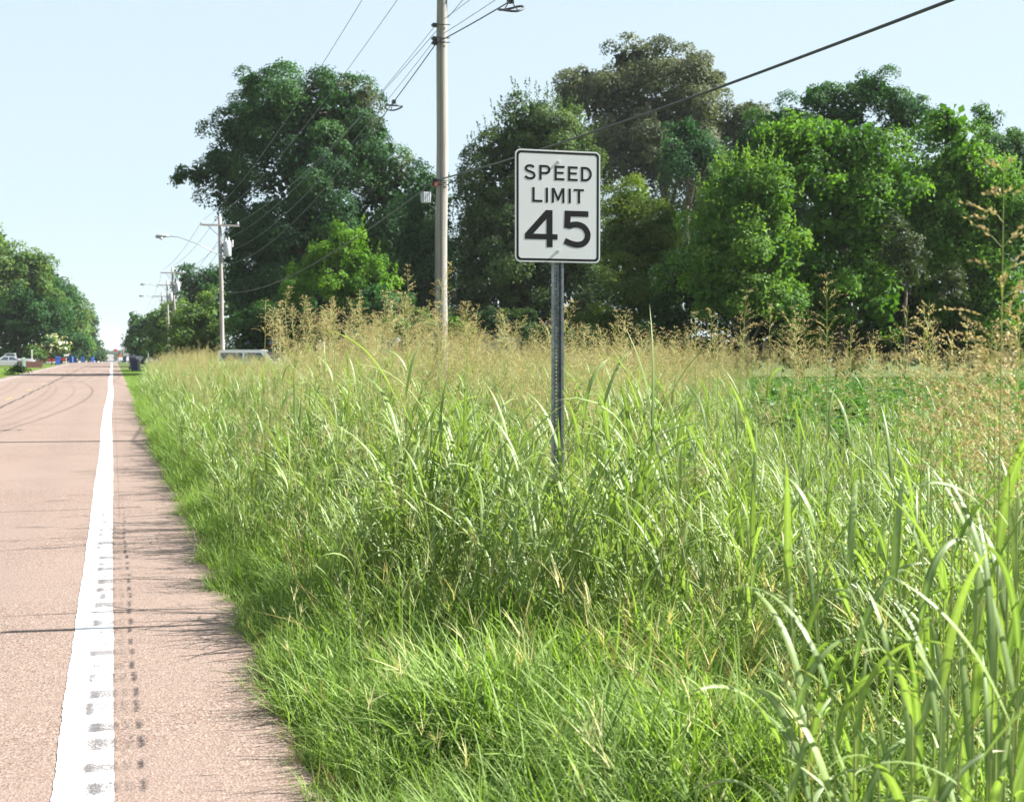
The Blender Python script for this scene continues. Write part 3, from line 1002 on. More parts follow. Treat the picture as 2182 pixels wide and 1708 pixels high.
tree_seed = [100]
def tree(name, label, lobes, d, key, trunk_px=None, dens=26, clump=.55, leaf=None, group=None, cat='tree', shell=.5, trunk_r=.3, droop=.25, shoots=0, limbs=True, bark='bark', up=.5, asp=.62, extra=None, flat=.85):
    tree_seed[0] += 1
    W = px_lobes(lobes, d, flat)
    if trunk_px is None:
        trunk_px = sum(l[0] for l in lobes) / len(lobes)
    b = foot(trunk_px, d)
    root = empty(name, b, 0, label, cat, group)
    loc = np.array(b)
    s = d / F
    leaf = leaf or max(.13, .0022 * d)
    dens_eff = (dens / 26.0) * 2.7 / (leaf * leaf * asp * .5)
    rel = [((c[0] - loc[0], c[1] - loc[1], c[2] - loc[2]), r) for c, r in W]
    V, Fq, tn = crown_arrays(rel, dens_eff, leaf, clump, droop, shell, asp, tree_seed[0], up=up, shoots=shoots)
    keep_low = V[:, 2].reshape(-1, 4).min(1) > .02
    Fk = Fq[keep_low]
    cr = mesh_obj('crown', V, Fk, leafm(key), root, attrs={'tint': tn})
    if extra:
        for (el, ek, ed) in extra:
            W2 = px_lobes(el, d - .6)
            rel2 = [((c[0] - loc[0], c[1] - loc[1], c[2] - loc[2]), r) for c, r in W2]
            V2, F2, t2 = crown_arrays(rel2, ed * 4, leaf, clump * .8, droop, .75, asp, tree_seed[0] + 500, up=up)
            mesh_obj('blossom' if ek == 'bloom' else 'vine', V2, F2, leafm(ek), root, attrs={'tint': t2})
    # trunk with limbs reaching to the lobes
    zt = max(1.5, np.mean([c[2] for c, r in rel]) * .75)
    mb = MB()
    wob = [(.12 * trunk_r * 3 * math.sin(i * 1.7 + tree_seed[0]), .12 * trunk_r * 3 * math.cos(i * 1.1), -.2 + (zt + .2) * i / 6) for i in range(7)]
    mb.tube(wob, [trunk_r * (1.35 if i == 0 else 1.0) * (1 - .085 * i) for i in range(7)], 10)
    mb.build('trunk', M[bark], root, True)
    if limbs:
        lm = MB()
        tops = sorted(rel, key=lambda q: -q[1][0] * q[1][2])[:9]
        for c, r in tops:
            z0 = min(zt * .95, max(zt * .35, c[2] - 2.2 * r[2]))
            t0 = z0 / zt
            p0 = Vector((0, 0, z0)); p3 = Vector(c)
            p1 = p0.lerp(p3, .45) + Vector((0, 0, .12 * (p3 - p0).length))
            path = [p0, p0.lerp(p1, .5), p1, p1.lerp(p3, .55) + Vector((.1, 0, .1)), p3 + Vector((0, 0, r[2] * .4))]
            r0 = trunk_r * .5 * (1 - .4 * t0)
            lm.tube(path, [r0, r0 * .8, r0 * .6, r0 * .4, r0 * .12], 6)
            g = random.Random(tree_seed[0] * 31 + int(c[0] * 10))
            for q in range(5):
                v = Vector((g.uniform(-1, 1) * r[0], g.uniform(-1, 1) * r[1], g.uniform(-.4, 1) * r[2]))
                lm.tube([p1.lerp(p3, .3 + .14 * q), p3 + v * .55, p3 + v * .9], [r0 * .35, r0 * .2, r0 * .06], 5)
        lm.build('limbs', M[bark], root, True)
    return root

FIELD = 'trees behind the tall grass'
BK = 'dark woods closing the view behind the trees'
for (lab, lb, d_) in (('dark wood edge behind the oak and the lime sapling', [(520,660,45,90),(600,600,80,140),(720,560,100,160),(830,580,90,150),(905,610,60,130),(540,745,60,30),(640,745,80,30),(760,745,80,30),(870,745,70,30)], 126),
                      ('dark wood edge behind the grey oak', [(1000,610,60,110),(1090,560,80,120),(1180,520,80,130),(1270,600,80,140),(1390,560,90,170),(1490,520,80,180),(1300,720,70,60),(1430,720,80,60),(1230,745,70,30),(1370,748,80,30),(1500,748,70,30)], 128),
                      ('dark wood edge behind the vine-covered tree', [(1580,500,90,190),(1700,500,100,210),(1830,480,100,220),(1650,700,90,70),(1800,710,100,60),(1560,750,80,34),(1690,752,90,34),(1830,752,90,34)], 92),
                      ('dark wood edge behind the vine mound', [(1950,470,90,220),(2060,500,90,210),(2160,500,90,200),(1930,700,90,70),(2080,715,100,60),(2190,700,60,70),(1960,752,90,34),(2100,752,90,34),(2200,752,60,34)], 90)):
    tree('wood_edge_tree', lab, lb, d_, 'dark', None, 17, .8, leaf=.36, trunk_r=.3, group=BK, shell=.3)
tree('oak_tree', 'huge dark green oak with a side limb reaching over the street-lamp pole',
     [(610,235,125,80),(520,285,80,85),(720,235,105,80),(765,320,100,95),(650,360,150,120),(495,390,65,75),(425,372,48,24),(380,380,26,12),(470,345,40,40),
      (825,400,75,85),(700,490,165,110),(565,500,80,90),(865,480,55,75),(505,520,35,90),(510,640,38,110),(640,640,120,90),(800,620,100,90),(545,180,40,30),(690,175,45,28),(590,610,80,100)],
     104, 'oak', 640, 27, .62, trunk_r=.7, group=FIELD, shell=.45,
     extra=[([(755,215,35,40),(790,250,28,30),(780,205,25,25),(860,360,20,30)], 'olive', 14)])
tree('hackberry_tree', 'dark leafy tree just behind the pale utility pole', [(900,425,50,75),(885,520,60,90),(935,560,50,90),(900,640,70,70)], 97, 'oak', 900, 27, .6, trunk_r=.3, group=FIELD)
tree('pear_tree', 'olive-flecked upright tree with thin shoots behind the speed limit sign',
     [(1130,275,80,75),(1075,345,80,85),(1180,325,95,90),(1035,440,65,90),(1130,450,110,100),(1225,440,70,90),(1010,545,55,85),(1115,560,110,80),(1225,590,70,85),(1000,640,42,60),(1235,680,60,55),(1090,640,60,50),(1150,660,55,50),(1010,705,36,40)],
     94, 'pear', 1120, 27, .5, trunk_r=.4, group=FIELD, shoots=26)
tree('tall_oak_tree', 'tall grey-green oak standing above the other trees behind the sign',
     [(1255,195,70,60),(1385,150,85,68),(1340,125,50,40),(1475,175,65,80),(1330,240,110,85),(1480,280,115,90),(1570,270,50,65),(1400,340,150,95),(1560,370,90,80),(1290,330,80,70),(1220,215,45,45),(1440,250,90,80),(1600,235,26,30)],
     118, 'olive', 1420, 27, .75, trunk_r=.7, group=FIELD, bark='bark_dark')
tree('cedar_tree', 'small teal evergreen poking up between the grey oak and the vines', [(1465,285,44,40),(1455,340,60,50),(1500,330,40,45)], 88, 'teal', 1465, 26, .4, trunk_r=.25, group=FIELD)
tree('feathery_tree', 'feathery yellow-green tree close beside the sign post',
     [(1345,440,65,52),(1325,520,65,75),(1395,545,65,60),(1360,630,75,75),(1300,690,50,45),(1425,485,35,55),(1420,620,35,60)],
     76, 'feather', 1365, 30, .42, leaf=.16, trunk_r=.2, group=FIELD, asp=.4, shoots=6)
tree('back_ash_tree', 'dark green ash with layered crown above the vine-covered trees',
     [(1850,190,62,40),(1895,215,45,38),(1735,212,42,34),(1800,245,75,40),(1935,245,60,48),(1775,205,22,26),(1690,265,60,45),(1640,270,40,45),(1610,330,70,60)],
     76, 'street', 1800, 26, .5, trunk_r=.3, group=FIELD)
tree('maple_tree', 'bright light green maple saplings at the front of the vine wall',
     [(1590,425,75,65),(1530,470,60,65),(1655,430,50,70),(1560,545,85,65),(1650,545,75,75),(1500,540,50,55),(1555,390,30,40),(1620,375,24,40),(1590,640,85,60),(1510,620,60,60),(1660,650,60,60)],
     58, 'maple', 1590, 22, .45, leaf=.18, trunk_r=.2, group=FIELD, shoots=10)
tree('vine_covered_tree', 'vine-covered tree with hanging curtains of round glossy leaves',
     [(1745,300,95,70),(1830,320,100,85),(1690,360,70,70),(1795,430,105,90),(1750,520,85,95),(1865,500,62,95),(1715,600,40,70),(1800,600,70,60),(1650,300,50,45),(1740,640,26,70),(1775,660,20,60),(1830,600,36,80),(1870,640,60,70),(1770,690,60,45),(1900,400,50,90)],
     62, 'vine', 1790, 22, .5, leaf=.19, bark='bark_dark', trunk_r=.3, group=FIELD, droop=.6, asp=.8)
tree('vine_mound_tree', 'tall vine mound with sunlit lime edge at the end of the tree line',
     [(2015,262,60,55),(2055,340,85,80),(2000,405,80,80),(2105,420,75,95),(2090,540,80,105),(2140,640,70,100),(1985,530,45,70),(2050,480,70,80),(2160,480,60,90),(2120,700,80,60),(1990,640,60,80),(2050,660,70,60),(1960,450,50,90)],
     65, 'vine', 2070, 22, .5, leaf=.19, bark='bark_dark', trunk_r=.3, group=FIELD, droop=.5, asp=.8)
tree('slim_elm_tree', 'slim dark tree tops poking out behind the vine mound', [(2098,262,22,42),(2165,300,26,36),(2130,320,50,40),(2190,360,60,70)], 82, 'street', 2110, 26, .45, trunk_r=.2, group=FIELD)
tree('dead_vine_tree', 'grey-leaved half-dead bush hanging in the dark gap of the vine wall', [(1920,500,28,50),(1935,560,35,60),(2035,610,24,50),(1900,540,20,40)], 59, 'grey', 1930, 20, .4, leaf=.16, trunk_r=.12, group=FIELD, cat='bush')
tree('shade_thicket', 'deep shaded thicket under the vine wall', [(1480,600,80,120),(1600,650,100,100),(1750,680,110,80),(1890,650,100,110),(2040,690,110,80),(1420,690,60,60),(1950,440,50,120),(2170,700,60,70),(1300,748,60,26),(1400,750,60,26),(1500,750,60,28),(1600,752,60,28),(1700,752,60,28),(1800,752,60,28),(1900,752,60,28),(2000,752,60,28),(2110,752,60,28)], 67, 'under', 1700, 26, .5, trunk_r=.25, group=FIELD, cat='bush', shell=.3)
tree('lime_sapling', 'sunlit lime green sapling glowing before the dark oak',
     [(738,500,34,22),(712,535,46,30),(768,560,50,30),(670,580,50,34),(800,600,50,30),(740,610,70,40),(640,625,40,24)],
     84, 'lime', 735, 30, .42, trunk_r=.12, group=FIELD, cat='sapling', shoots=3)
SH = 'shrubs under the oak'
for (lab, lb, d_, k_) in (
        ('broad dark shrub under the oak beside the street-lamp pole', [(590,690,70,50),(545,710,45,40),(640,700,50,45)], 90, 'under'),
        ('mid green shrub between the lime sapling and the white vehicle', [(700,690,75,50),(760,700,55,45),(640,660,60,50)], 86, 'street'),
        ('leafy shrub just before the pale utility pole', [(830,680,60,55),(880,700,55,45),(800,640,50,50)], 82, 'street'),
        ('small lime shrub close behind the foot of the pale pole', [(968,690,18,22),(985,705,16,18),(955,712,16,14)], 70, 'lime'),
        ('dark low shrub beside the white house behind the sign', [(1180,725,50,28),(1250,722,50,30),(1130,735,40,20)], 80, 'under'),
        ('thin grey-green shrub screening the white house', [(1040,690,40,36),(1100,695,44,34),(1000,715,30,26)], 90, 'pear'),
        ('low dark shrub at the foot of the feathery tree', [(1400,715,60,36),(1330,725,50,30)], 74, 'under')):
    tree('shrub', lab, lb, d_, k_, None, 30, .4, group=SH, cat='shrub', trunk_r=.08, limbs=False)
RS = 'roadside trees beyond the utility poles'
tree('round_tree', 'tall rounded tree behind the leaning utility pole', [(398,600,28,30),(430,610,36,42),(455,598,26,36),(415,650,45,45),(450,660,40,50)], 166, 'street', 425, 26, .6, trunk_r=.35, group=RS)
tree('bushy_tree', 'bushy yellow-green tree beside the street-lamp pole', [(420,690,45,55),(455,680,32,60),(390,700,38,50),(445,725,40,35),(400,735,40,24),(460,742,34,22)], 120, 'streetlight', 430, 26, .55, trunk_r=.3, group=RS)
tree('light_tree', 'light green tree standing behind the three slim poles', [(352,690,30,45),(375,680,26,45),(335,705,28,40),(365,725,40,30),(345,742,40,20),(385,742,34,20)], 160, 'streetlight', 356, 26, .6, trunk_r=.3, group=RS)
tree('dark_roadside_tree', 'dark tree shading the far bins by the road', [(292,702,22,30),(318,690,26,32),(284,680,9,16),(298,735,30,24),(335,735,34,24),(300,752,30,10)], 200, 'street', 305, 26, .7, trunk_r=.35, group=RS)
tree('far_roadside_tree', 'small hazy tree at the far end of the pole row', [(283,722,14,26),(277,738,11,20),(290,745,14,16)], 300, 'hazy', 281, 24, .8, trunk_r=.3, group=RS)
LS = 'trees on the house side of the road'
tree('pecan_tree', 'big sunlit tree with a bare-tipped crown above the parked cars', [(60,562,50,38),(15,575,45,55),(92,580,26,36),(-6,515,16,34),(70,610,55,50),(15,640,50,60),(-40,560,50,80)], 178, 'streetlight', 30, 26, .75, trunk_r=.4, group=LS)
tree('shade_tree', 'dark shade tree with a bare black trunk behind the silver car', [(60,650,50,45),(25,690,45,40),(92,680,42,50),(65,715,50,26),(-10,690,40,45)], 158, 'dark', 42, 26, .65, trunk_r=.33, group=LS, bark='bark_dark')
tree('elm_tree', 'grey-green elm next to the dark shade tree', [(118,620,32,48),(105,595,20,24),(138,655,34,60),(125,700,45,50),(150,730,40,26),(110,745,30,18)], 208, 'street', 125, 26, .8, trunk_r=.35, group=LS)
tree('willow_tree', 'pale drooping tree between the elm and the far dark tree', [(160,665,26,48),(150,640,18,26),(172,705,28,50),(150,720,34,36),(175,748,28,16)], 245, 'streetlight', 160, 26, .85, trunk_r=.35, group=LS)
tree('far_dark_tree', 'narrow dark tree closing the row by the crest', [(190,685,13,30),(187,718,16,40),(182,745,24,20),(197,700,9,30),(200,735,12,26)], 300, 'hazy', 188, 26, .9, trunk_r=.35, group=LS)
tree('low_hazy_tree', 'low bluish tree beside the road just past the crest', [(203,742,14,18),(212,752,10,12)], 380, 'hazy', 205, 24, 1.0, trunk_r=.3, group=LS)
tree('crape_myrtle', 'white-flowering bush by the blue bins', [(110,735,28,18),(88,742,18,16),(132,740,20,16)], 190, 'streetlight', 110, 30, .5, trunk_r=.1, group=LS, cat='bush', extra=[([(108,730,26,14),(128,735,20,13),(88,738,14,12)], 'bloom', 4)])
tree('yellow_bush', 'yellow-green bush behind the white post', [(66,745,20,14),(80,752,16,10),(50,750,12,12)], 172, 'streetlight', 66, 30, .4, trunk_r=.08, group=LS, cat='bush')
tree('hedge_bush', 'dark bush behind the cars', [(20,745,30,18),(52,752,20,12)], 176, 'under', 20, 30, .5, trunk_r=.08, group=LS, cat='bush')
tree('round_bush', 'dark round bush on the rough lawn across the road', [(38,787,13,8),(48,790,10,6),(28,789,9,6)], 104, 'street', 38, 34, .25, trunk_r=.04, group=LS, cat='bush', limbs=False)
for (lab, lb, d_) in (('dark clipped hedge behind the brick planter', [(10,752,26,14),(45,755,26,13),(80,757,24,12)], 200),
                      ('dark hedge behind the blue bins', [(105,757,24,11),(135,757,26,12),(160,758,22,11)], 240),
                      ('low hedge running on towards the crest', [(178,758,20,10),(198,760,18,9),(214,763,12,7)], 290)):
    tree('hedge', lab, lb, d_, 'dark', None, 30, .6, trunk_r=.08, group='hedges on the house side', cat='hedge', limbs=False)
for (lab, lb, d_) in (('dark hedge at the foot of the slim poles', [(330,750,28,14),(365,752,28,14),(400,752,30,14)], 172),
                      ('dark hedge at the foot of the street-lamp pole', [(430,752,30,16),(465,752,30,18)], 124)):
    tree('hedge', lab, lb, d_, 'dark', None, 30, .6, trunk_r=.08, group='hedges by the utility poles', cat='hedge', limbs=False)
FAR = 'distant trees at the end of the road'
for (x, d_, rx, ry) in ((252, 1150, 15, 13), (236, 1250, 14, 14), (222, 1000, 14, 10), (214, 800, 10, 10), (266, 900, 12, 15), (276, 760, 12, 17), (200, 1100, 16, 12), (300, 980, 22, 16)):
    tree('distant_tree', 'blue hazy tree mass far down the road', [(x, 756, rx, ry), (x + rx * .6, 759, rx * .7, ry * .8), (x - rx * .6, 760, rx * .7, ry * .7)], d_, 'hazy', x, 24, 2.2, leaf=1.1, trunk_r=.5, group=FAR, limbs=False)
# ------------------------------------------------------------------ the white house behind the trees, sheds
def house(name, label, p, rz, w, dp, h, rh, wall, roof, wins):
    root = empty(name, p, rz, label, 'house')
    MB().box(-w/2, w/2, 0, dp, -.3, h).build('wall', wall, root)
    nb = int(h / .24)
    for i in range(nb):
        MB().add([(-w/2, -.004, i*.24), (w/2, -.004, i*.24), (w/2, -.02, i*.24), (-w/2, -.02, i*.24), (-w/2, -.004, (i+1)*.24 - .01), (w/2, -.004, (i+1)*.24 - .01)],
                 [(0, 1, 2, 3), (3, 2, 5, 4), (0, 3, 4), (1, 5, 2)]).build('siding_board', wall, root)
    rf = MB().prism([(-.5, h), (dp + .5, h), (dp/2, h + rh)], 'x', -w/2 - .4, w/2 + .4).build('roof', roof, root)
    for (x, z, ww, hh) in wins:
        fr = MB().box(x - ww/2, x + ww/2, -.06, -.022, z, z + hh).build('window', M['white_wood'], root)
        MB().box(x - ww/2 + .08, x + ww/2 - .08, -.075, -.061, z + .08, z + hh/2 - .03).build('pane', M['glass'], fr)
        MB().box(x - ww/2 + .08, x + ww/2 - .08, -.075, -.061, z + hh/2 + .03, z + hh - .08).build('pane', M['glass'], fr)
    return root
hp = foot(1030, 112)
house('white_house', 'white boarded house glimpsed through the trees behind the sign', hp, -YAW - R(4), 13.5, 7, 4.4, 1.8, M['white_wood'], M['roof'], [(-4.6, 1.2, 1.0, 1.6), (-1.6, 1.2, 1.0, 1.6), (1.8, 1.2, 1.0, 1.6), (4.6, 1.2, 1.0, 1.6)])
sp = foot(556, 92)
sh = empty('garden_shed', sp, -R(8), 'blue-grey shed with a red eave behind the white vehicle', 'shed')
MB().box(-1.0, 1.0, 0, 1.8, -.2, 2.35).build('wall', M['shed'], sh)
MB().box(-1.15, 1.15, -.12, -.02, 2.2, 2.42).build('eave_board', M['red_sign'], sh)
MB().prism([(-.3, 2.43), (2.0, 2.43), (.85, 3.2)], 'x', -1.15, 1.15).build('roof', M['shed'], sh)
MB().box(-.4, .4, -.04, -.003, 0, 1.9).build('door', M['white_wood'], sh)

# ------------------------------------------------------------------ vehicles (front towards +x, origin on the ground)
def vehicle(name, label, cat, p, rz, paint, L, W, H, style):
    root = empty(name, p, rz, label, cat)
    w = W / 2
    hood = .52 * H if style != 'van' else .62 * H
    sill = .17 * H
    belt = .60 * H
    if style == 'sedan':
        lower = [(-L/2, sill+.12), (-L/2+.04, belt-.08), (-L/2+.12, belt), (-.30*L, belt+.03), (.26*L, belt-.02), (.46*L, hood-.06), (L/2, sill+.30), (L/2-.02, sill), (-L/2+.1, sill)]
        cabin = [(-.34*L, belt), (-.19*L, H-.03), (-.02*L, H), (.08*L, H-.03), (.25*L, belt)]
        glass = [(-.27*L, belt+.05), (-.17*L, H-.12), (.06*L, H-.12), (.17*L, belt+.05)]
    elif style == 'suv':
        lower = [(-L/2, sill+.1), (-L/2, belt), (.24*L, belt), (.46*L, hood), (L/2, sill+.35), (L/2-.02, sill), (-L/2+.1, sill)]
        cabin = [(-L/2+.02, belt), (-L/2+.14, H-.04), (-.38*L, H), (.08*L, H), (.14*L, H-.05), (.27*L, belt)]
        glass = [(-L/2+.2, belt+.07), (-L/2+.28, H-.2), (.09*L, H-.2), (.18*L, belt+.07)]
    elif style == 'pickup':
        lower = [(-L/2, sill+.12), (-L/2, belt), (.2*L, belt), (.46*L, hood+.05), (L/2, sill+.4), (L/2-.02, sill+.05), (-L/2+.1, sill+.05)]
        cabin = [(-.12*L, belt), (-.10*L, H-.04), (-.05*L, H), (.10*L, H), (.13*L, H-.04), (.22*L, belt)]
        glass = [(-.085*L, belt+.06), (-.07*L, H-.15), (.10*L, H-.15), (.155*L, belt+.06)]
    else:   # box van
        lower = [(-L/2, sill+.1), (-L/2, H*.5), (.3*L, H*.5), (.46*L, H*.42), (L/2, sill+.4), (L/2-.02, sill), (-L/2+.1, sill)]
        cabin = [(-L/2, H*.5), (-L/2, H-.03), (-L/2+.08, H), (.12*L, H), (.17*L, H-.06), (.32*L, H*.5)]
        glass = [(.13*L, H*.55), (.13*L, H-.35), (.17*L, H-.35), (.27*L, H*.55)]
    body = MB().prism(lower, 'y', -w, w).build('body', paint, root)
    bv = body.modifiers.new('bevel', 'BEVEL'); bv.width = .06; bv.segments = 2; bv.limit_method = 'ANGLE'
    # cabin narrows towards the roof
    mb = MB()
    n = len(cabin)
    zmin, zmax = min(q[1] for q in cabin), max(q[1] for q in cabin)
    def wy(z): return w * (.985 - .14 * (z - zmin) / max(zmax - zmin, .01)) if style != 'van' else w * .985
    vs = [(x, -wy(z), z - .01) for x, z in cabin] + [(x, wy(z), z - .01) for x, z in cabin]
    mb.add(vs, [tuple(range(n)), tuple(reversed(range(n, 2*n)))] + [(i, n+i, n+(i+1) % n, (i+1) % n) for i in range(n)])
    cb = mb.build('cabin', paint, root)
    for sy in (-1, 1):
        m = len(glass)
        g = MB().add([(x, sy * (wy(z) + .006), z) for x, z in glass], [tuple(range(m))])
        sg = g.build('side_window', M['glass'], cb)
        if style in ('sedan', 'suv'):
            xm = (glass[0][0] + glass[-1][0]) / 2
            MB().add([(xm-.05, sy*(wy(belt)+.012), belt), (xm+.05, sy*(wy(belt)+.012), belt), (xm+.05, sy*(wy(H-.1)+.012), H-.1), (xm-.05, sy*(wy(H-.1)+.012), H-.1)], [(0,1,2,3)]).build('pillar', paint, cb)
        for xw in (-.31*L, .31*L):
            wh = empty('wheel', (xw, sy * (w - .1), .33)); wh.parent = root
            MB().tube([(0, -.1, 0), (0, -.09, 0), (0, .09, 0), (0, .1, 0)], [.27, .33, .33, .27], 18).build('tyre', M['rubber'], wh)
            MB().tube([(0, sy*.07, 0), (0, sy*.115, 0)], [.22, .19], 14).build('rim', M['rim'], wh)
        MB().box(-L/2 - .015, -L/2 + .16, sy*w*.98 - .16 if sy > 0 else -w*.98 - .01, sy*w*.98 + .01 if sy > 0 else -w*.98 + .16, belt*.78, belt*.99).build('tail_light', M['tail_red'], root)
        MB().box(L/2 - .18, L/2 + .015, sy*w*.95 - .2 if sy > 0 else -w*.95, sy*w*.95 if sy > 0 else -w*.95 + .2, hood - .22, hood - .08).build('headlight', M['porcelain'], root)
    # windscreen and rear window
    fx = cabin[-1]; fr = cabin[-2]
    MB().add([(fx[0]-.02, -wy(fx[1])*.9, fx[1]+.04), (fx[0]-.02, wy(fx[1])*.9, fx[1]+.04), (fr[0]+.03, wy(fr[1])*.9, fr[1]-.03), (fr[0]+.03, -wy(fr[1])*.9, fr[1]-.03)], [(0,1,2,3)]).build('windscreen', M['glass'], cb)
    if style != 'van':
        rx = cabin[0]; rr = cabin[1]
        MB().add([(rx[0]+.02, -wy(rx[1])*.85, rx[1]+.06), (rx[0]+.02, wy(rx[1])*.85, rx[1]+.06), (rr[0]-.02, wy(rr[1])*.85, rr[1]-.05), (rr[0]-.02, -wy(rr[1])*.85, rr[1]-.05)], [(0,1,2,3)]).build('rear_window', M['glass'], cb)
    if style == 'pickup':
        MB().box(-L/2 + .1, -.13*L, -w + .12, w - .12, belt + .002, belt + .006).build('bed', M['rubber'], root)
    MB().box(-L/2 - .06, -L/2 + .02, -w*.85, w*.85, sill + .05, sill + .22).build('bumper', M['rim'] if style in ('pickup', 'van') else paint, root)
    return root

vehicle('parked_car', 'silver sedan parked on the drive across the road', 'car', foot(13, 150), math.pi + R(6), M['silver'], 4.7, 1.8, 1.45, 'sedan')
vehicle('pickup_truck', 'white pickup truck parked behind the silver sedan', 'truck', foot(24, 157), math.pi + R(4), M['white_car'], 5.4, 1.95, 1.8, 'pickup')
vehicle('parked_suv', 'white vehicle half hidden by the tall grass near the oak', 'car', foot(545, 78), -R(14), M['white_car'], 4.7, 1.95, 2.02, 'suv')
vehicle('box_van', 'white van seen from behind at the crest of the road', 'van', Vector((-.75, 410, float(zprof(410)))), math.pi / 2, M['white_car'], 5.6, 2.05, 2.5, 'van')
vehicle('red_car', 'small red car beyond the blue bins', 'car', foot(110, 215), math.pi + R(10), M['red_car'], 4.3, 1.75, 1.5, 'sedan')

# ------------------------------------------------------------------ wheeled bins
def bin_(label, p, rz, body, lid, s=1.0, group='wheeled bins by the road'):
    root = empty('wheeled_bin', p, rz, label, 'bin', group)
    root.scale = (s, s, s)
    MB().taper(0, 0, .06, .98, .24, .27, .31, .36).build('body', body, root)
    l = MB()
    l.taper(0, -.02, .98, 1.03, .33, .39, .33, .39); l.taper(0, -.02, 1.03, 1.10, .33, .39, .25, .30)
    l.build('lid', lid, root)
    MB().tube([(-.25, .40, .95), (.25, .40, .95)], .02, 8).build('handle', lid, root)
    for sx in (-1, 1):
        MB().tube([(sx * .24, .27, .13), (sx * .3, .27, .13)], .13, 14).build('wheel', M['rubber'], root)
    MB().box(-.12, .12, -.335, -.325, .55, .8).build('panel', lid if body is M['bin_dark'] else body, root)
    return root
bin_('bright blue wheeled bin nearest the red car', foot(123, 184), R(10), M['bin_blue'], M['bin_blue'], 1.12)
bin_('bright blue wheeled bin beside the leaning white pole', foot(151, 215), R(-12), M['bin_blue'], M['bin_blue'], 1.1)
bin_('dark bin standing just past the second blue bin', foot(160, 222), R(4), M['bin_dark'], M['bin_lid'], 1.0)
bin_('pale blue wheeled bin beside the grey mailbox', foot(176, 236), R(0), M['bin_blue'], M['bin_blue'], 1.0)
bin_('last blue bin before the crest', foot(197, 262), R(15), M['bin_blue'], M['bin_blue'], 1.0)
bin_('dark blue wheeled bin at the end of the mown strip beside the tall grass', foot(288, 122), R(-20), M['bin_dark'], M['bin_lid'], 1.25)
bin_('dark blue wheeled bin behind the first one on the mown strip', foot(284, 131), R(8), M['bin_dark'], M['bin_lid'], 1.35)
bin_('far dark blue bin beside the orange sign', foot(265, 240), R(8), M['bin_dark'], M['bin_lid'], 1.05)

# ------------------------------------------------------------------ mailboxes, posts, small roadside things
def mailbox(label, p, rz, mat, postmat, s=1.0):
    root = empty('mailbox', p, rz, label, 'mailbox', 'mailboxes by the road')
    root.scale = (s, s, s)
    MB().box(-.05, .05, -.05, .05, -.2, 1.05).build('post', postmat, root)
    prof = [(-.1, 1.06), (.1, 1.06), (.1, 1.2)] + [(.1 * math.cos(R(a)), 1.2 + .1 * math.sin(R(a))) for a in range(20, 180, 20)] + [(-.1, 1.2)]
    MB().prism(prof, 'x', -.28, .28) if False else None
    m = MB().prism([(q[0], q[1]) for q in prof], 'x', -.28, .28).build('box', mat, root)
    MB().box(.05, .2, -.115, -.102, 1.18, 1.22).build('flag', M['red_sign'], root)
    return root
mailbox('pale blue-grey mailbox beside the dark blue bin', foot(297, 118), R(5), M['tank'], M['pole_far'], 1.15)
mailbox('white mailbox by the far blue bin', foot(141, 200), R(0), M['white_wood'], M['white_wood'], 1.2)
mailbox('grey mailbox on a white post near the crest', foot(185, 246), R(0), M['tank'], M['white_wood'], 1.25)
mailbox('white mailbox beyond the orange sign', foot(270, 250), R(0), M['white_wood'], M['white_wood'], 1.4)
def post(name, label, cat, p, h, w, mat, lean=0.0):
    r = empty(name, p, 0, label, cat)
    MB().taper(0, 0, -.2, h, w, w, w * .85, w * .85, lean, 0).build('shaft', mat, r)
    MB().taper(lean, 0, h, h + w * 1.2, w * 1.15, w * 1.15, w * .3, w * .3).build('cap', mat, r)
    return r
post('white_post', 'white post standing at the brick planter', 'post', foot(68, 150), 2.1, .08, M['white_wood'])
post('leaning_post', 'pale leaning pole between the blue bins', 'post', foot(150, 225), 4.6, .13, M['pole_far'], -.45)
post('marker_post', 'short white marker post in the grass past the mailbox', 'post', foot(316, 128), 1.7, .07, M['white_wood'])
post('marker_post', 'small white marker post at the road edge under the orange sign', 'post', foot(257, 225), .95, .07, M['white_wood'])
gb = empty('utility_pedestal', foot(50, 146), R(10), 'pale green utility pedestal by the parked cars', 'utility box')
MB().taper(0, 0, -.1, 1.15, .24, .2, .2, .16).build('case', M['green_box'], gb)
MB().taper(0, 0, 1.15, 1.25, .22, .18, .14, .1).build('cap', M['green_box'], gb)
MB().box(-.14, .14, -.215, -.19, .2, .95).build('door', M['green_box'], gb)
